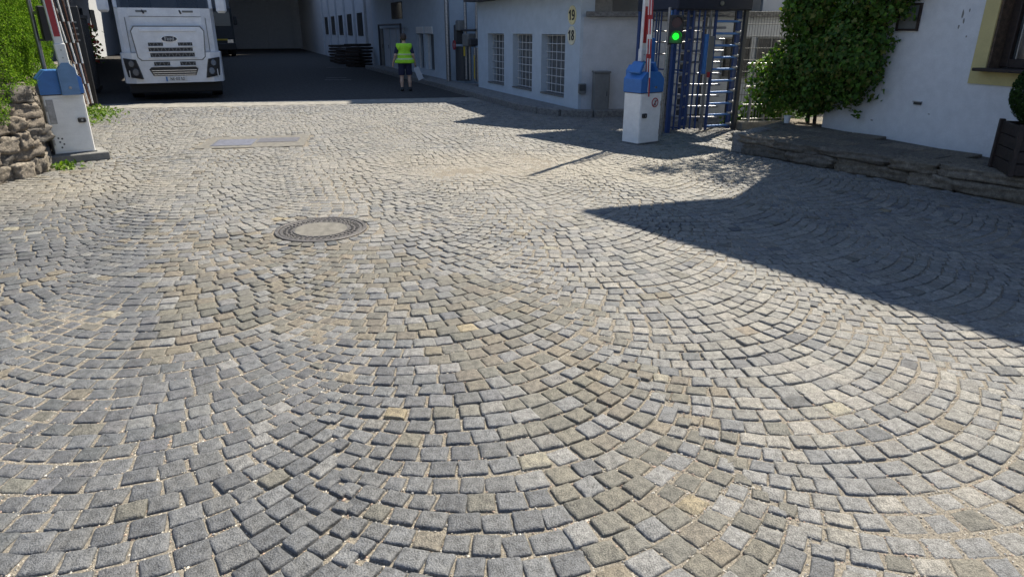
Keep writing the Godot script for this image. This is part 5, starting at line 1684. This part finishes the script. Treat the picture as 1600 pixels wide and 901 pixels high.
func make_person() -> void:
	var p := thing("person", "person in a bright yellow-green safety vest and dark shorts walking away", "person", Vector3(-3.03, -0.006, -20.0), deg_to_rad(12))
	p.scale = Vector3.ONE * 0.87
	var torso := [[Vector3(-0.13, 1.37, 0), Vector3(0.13, 1.37, 0), 0.105, 0.105], [Vector3(-0.09, 1.12, 0), Vector3(0.09, 1.12, 0), 0.115, 0.115], [Vector3(0, 1.38, 0.01), Vector3(0, 1.0, 0), 0.125, 0.125], [Vector3(-0.085, 0.94, 0.01), Vector3(0.085, 0.94, 0.01), 0.125, 0.125]]
	var legs := [[Vector3(-0.10, 0.90, 0), Vector3(-0.12, 0.50, 0.0), 0.095, 0.062], [Vector3(-0.12, 0.50, 0.0), Vector3(-0.125, 0.30, 0.04), 0.058, 0.058], [Vector3(-0.125, 0.30, 0.04), Vector3(-0.125, 0.09, 0.06), 0.056, 0.040], [Vector3(0.10, 0.90, 0), Vector3(0.13, 0.50, -0.06), 0.095, 0.062], [Vector3(0.13, 0.50, -0.06), Vector3(0.135, 0.30, -0.03), 0.058, 0.058], [Vector3(0.135, 0.30, -0.03), Vector3(0.135, 0.09, -0.02), 0.056, 0.040]]
	var arms := [[Vector3(-0.20, 1.40, 0), Vector3(-0.285, 1.12, 0.04), 0.056, 0.045], [Vector3(-0.285, 1.12, 0.04), Vector3(-0.37, 0.88, -0.03), 0.043, 0.030], [Vector3(0.20, 1.40, 0), Vector3(0.275, 1.12, 0.03), 0.056, 0.045], [Vector3(0.275, 1.12, 0.03), Vector3(0.33, 0.88, -0.05), 0.043, 0.030]]
	var body := MB.new()
	net(body, torso + legs + arms + [[Vector3(0, 1.42, 0.01), Vector3(0, 1.56, 0), 0.06, 0.055]], 0.03, 0.016)
	net(body, [[Vector3(0, 1.62, 0.0), Vector3(0, 1.67, 0.01), 0.082, 0.092], [Vector3(0, 1.57, -0.04), Vector3(0, 1.60, -0.05), 0.045, 0.055], [Vector3(0, 1.615, -0.09), Vector3(0, 1.60, -0.108), 0.012, 0.016], [Vector3(-0.088, 1.63, 0), Vector3(-0.098, 1.64, 0.012), 0.014, 0.012], [Vector3(0.088, 1.63, 0), Vector3(0.098, 1.64, 0.012), 0.014, 0.012], [Vector3(0, 1.54, 0), Vector3(0, 1.60, 0), 0.056, 0.056]], 0.02, 0.009)
	for s in [-1.0, 1.0]:
		var h := Vector3(-0.37, 0.88, -0.03) if s < 0 else Vector3(0.33, 0.88, -0.05)
		var caps := [[h, h + Vector3(0.008 * s, -0.08, -0.015), 0.028, 0.032]]
		for i in 4:
			var k := h + Vector3(0.006 * s, -0.085, -0.045 + i * 0.02)
			caps.append([k, k + Vector3(0.004 * s, -0.040 + 0.004 * absf(i - 1.5), -0.004), 0.0095, 0.009])
			caps.append([k + Vector3(0.004 * s, -0.040 + 0.004 * absf(i - 1.5), -0.004), k + Vector3(-0.014 * s, -0.072 + 0.006 * absf(i - 1.5), -0.006), 0.009, 0.008])
		caps.append([h + Vector3(-0.004 * s, -0.03, -0.03), h + Vector3(-0.012 * s, -0.085, -0.062), 0.012, 0.009])
		net(body, caps, 0.008, 0.006)
	obj("body", body, M.skin, p)
	var grow := func(caps: Array, g: float) -> Array:
		var o := []
		for c in caps:
			o.append([c[0], c[1], c[2] + g, c[3] + g])
		return o
	var up := Vector3.UP
	var vest := MB.new()
	net(vest, grow.call(torso, 0.032) + [[Vector3(-0.17, 1.42, 0), Vector3(0.17, 1.42, 0), 0.075, 0.075], [Vector3(-0.13, 0.9, 0), Vector3(0.15, 0.9, 0), 0.155, 0.165], [Vector3(-0.2, 0.93, 0.0), Vector3(-0.27, 0.9, 0.0), 0.07, 0.05]], 0.05, 0.016, [[up, 1.475], [-up, -0.87]])
	var vo := obj("safety_vest", vest, M.vest, p)
	for yb in [1.14, 1.00]:
		var bnd := MB.new()
		net(bnd, grow.call(torso, 0.037) + [[Vector3(-0.13, 0.9, 0), Vector3(0.15, 0.9, 0), 0.16, 0.17]], 0.05, 0.014, [[up, yb + 0.025], [-up, -yb + 0.025]])
		obj("reflective_band", bnd, M.reflective, vo)
	var sh := MB.new()
	net(sh, grow.call([legs[0], legs[3], torso[3]], 0.026) + [[Vector3(-0.12, 0.6, 0.0), Vector3(-0.12, 0.5, 0.0), 0.10, 0.105], [Vector3(0.125, 0.6, -0.04), Vector3(0.13, 0.5, -0.06), 0.10, 0.105]], 0.03, 0.016, [[up, 0.98], [-up, -0.50]])
	obj("shorts", sh, M.cloth_dark, p)
	var slv := MB.new()
	net(slv, grow.call([arms[0], arms[2]], 0.018), 0.01, 0.014, [[-up, -1.17]])
	obj("sleeves", slv, M.cloth_dark, p)
	var hr := MB.new()
	net(hr, [[Vector3(0, 1.64, 0.02), Vector3(0, 1.685, 0.015), 0.092, 0.098]], 0.01, 0.01, [[Vector3(0, -0.55, -0.83), -0.88]])
	obj("hair", hr, M.hair, p)
	for s in [-1.0, 1.0]:
		var so := MB.new()
		var ax := Vector3(-0.125, 0.055, 0.08) if s < 0 else Vector3(0.135, 0.055, 0.0)
		net(so, [[ax, ax + Vector3(0.012 * s, -0.006, -0.17), 0.052, 0.046], [ax, ax + Vector3(0, 0.06, -0.02), 0.05, 0.045]], 0.03, 0.012, [[-up, -0.002]])
		obj("shoe", so, M.black, p)
	var bag := thing("carried_folder", "flat grey folder held by the person in the safety vest", "folder", Vector3(-3.03, -0.006, -20.0) + Vector3(0.31, 0.50, 0.02), deg_to_rad(12))
	one_box("cover", Vector3(0.07, -0.02, 0), Vector3(0.16, 0.36, 0.03), M.paper, bag, 0.006, Basis(Vector3.BACK, 0.38))
	one_box("strap", Vector3(0.005, 0.165, 0), Vector3(0.02, 0.09, 0.012), M.black, bag, 0.003, Basis(Vector3.BACK, 0.38))

# ------------------------------------------------------------------ things left of the truck
func make_gate_side() -> void:
	var r := RandomNumberGenerator.new()
	r.seed = 71
	var a := deg_to_rad(-25.0)
	var g := thing("sliding_gate", "black steel sliding gate pushed back beside the parked truck", "gate", Vector3(-9.75, 0, -15.75), deg_to_rad(25.0 + 90.0))
	one_box("gate_post", Vector3(0, 1.2, 0), Vector3(0.16, 2.4, 0.16), M.black, g, 0.008)
	one_box("gate_post", Vector3(0.45, 1.2, 0.05), Vector3(0.12, 2.4, 0.12), M.black, g, 0.008)
	one_box("rail", Vector3(2.3, 0.12, 0), Vector3(4.4, 0.12, 0.08), M.black, g, 0.006)
	one_box("rail", Vector3(2.3, 1.95, 0), Vector3(4.4, 0.08, 0.06), M.black, g, 0.006)
	for i in 26:
		one_box("gate_bar", Vector3(0.2 + i * 0.165, 1.03, 0), Vector3(0.03, 1.76, 0.03), M.black, g)
	var ic := thing("gate_control", "black control box with pale strips on the sliding gate post", "control box", Vector3(-9.45, 0, -15.62), deg_to_rad(25.0))
	one_box("case", Vector3(0, 1.05, 0), Vector3(0.22, 2.1, 0.14), M.black, ic, 0.01)
	for i in 4:
		one_box("pale_strip", Vector3(-0.02, 1.42 + i * 0.12, 0.072), Vector3(0.12, 0.035, 0.008), M.galv, ic)
	var bl := thing("concrete_block", "pale leaning concrete block beside the truck's bumper", "block", Vector3(-11.6, 0, -19.2), deg_to_rad(20))
	one_box("block", Vector3(0, 0.32, 0), Vector3(0.32, 0.64, 0.5), M.concrete, bl, 0.03, Basis(Vector3.BACK, 0.06))
	one_box("cap", Vector3(-0.05, 0.84, 0), Vector3(0.36, 0.38, 0.46), M.concrete, bl, 0.03, Basis(Vector3.BACK, 0.10))
	var po := thing("pale_post", "thin pale post behind the sliding gate and its shrub", "post", Vector3(-11.95, 0, -19.6))
	one_bar("post", Vector3(0, 0, 0), Vector3(0, 2.6, 0), 0.03, M.cream_pale, po, 10)
	one_bar("cap", Vector3(0, 2.6, 0), Vector3(0, 2.63, 0), 0.038, M.galv, po, 10)
	var lb := leaf_template(1)
	var pp := []
	var fl := []
	for i in 900:
		var d := Vector3(r.randfn(0, 0.16), r.randf_range(0.75, 1.75), r.randfn(0, 0.16))
		pp.append([d, Vector3(d.x, 0.3, d.z)])
		if i % 7 == 0:
			fl.append([d * Vector3(1.15, 1, 1.15) + Vector3(0.05, 0.02, 0.05), Vector3(0.5, 0.4, 0.8)])
	var s := thing("flowering_shrub", "leafy shrub with red flowers in the sun between gate and truck", "shrub", Vector3(-12.0, 0, -20.0))
	obj("leaves", scatter_leaves(pp, lb[0], lb[1], Vector2(0.06, 0.11), [Color(0.14, 0.22, 0.03), Color(0.09, 0.16, 0.025), Color(0.2, 0.24, 0.04)], r), M.leaf, s)
	obj("flowers", scatter_leaves(fl, lb[0], lb[1], Vector2(0.06, 0.10), [Color(0.42, 0.05, 0.04), Color(0.36, 0.06, 0.03)], r), M.leaf, s)
	one_bar("stem", Vector3.ZERO, Vector3(0, 1.0, 0), 0.025, M.bark, s)

# ------------------------------------------------------------------
func _ready() -> void:
	var cam := Camera3D.new()
	cam.name = "camera"
	add_child(cam)
	cam.position = Vector3(0, EYE, 0)
	cam.rotation = Vector3(-PITCH, 0, 0)
	cam.fov = 46.4
	cam.near = 0.05
	cam.far = 1200.0
	cam.current = true

	var env := Environment.new()
	env.background_mode = Environment.BG_SKY
	var sky := Sky.new()
	var sm := ProceduralSkyMaterial.new()
	sm.sky_top_color = Color(0.47, 0.575, 0.75)
	sm.sky_horizon_color = Color(0.76, 0.83, 0.91)
	sm.sky_curve = 0.12
	sm.ground_bottom_color = Color(0.25, 0.25, 0.24)
	sm.ground_horizon_color = Color(0.55, 0.6, 0.65)
	sm.sky_energy_multiplier = 1.0
	sky.sky_material = sm
	env.sky = sky
	env.background_energy_multiplier = 0.6
	env.tonemap_mode = Environment.TONE_MAPPER_LINEAR
	env.tonemap_exposure = 2.0
	env.sdfgi_enabled = true
	env.ssao_enabled = true
	env.ssil_enabled = true
	var we := WorldEnvironment.new()
	we.name = "world_environment"
	we.environment = env
	add_child(we)

	var sun := DirectionalLight3D.new()
	sun.name = "sun"
	add_child(sun)
	sun.look_at_from_position(Vector3(0.318, 0.819, -0.477) * 60.0, Vector3.ZERO, Vector3.UP)
	sun.light_energy = 1.6
	sun.light_color = Color(1.0, 0.965, 0.90)
	sun.light_angular_distance = 0.5
	sun.shadow_enabled = true

	make_materials()
	make_ground()
	make_pavement()
	make_block()
	make_house()
	make_left_side()
	make_gate_things()
	make_turnstile()
	make_truck()
	make_person()
	make_gate_side()
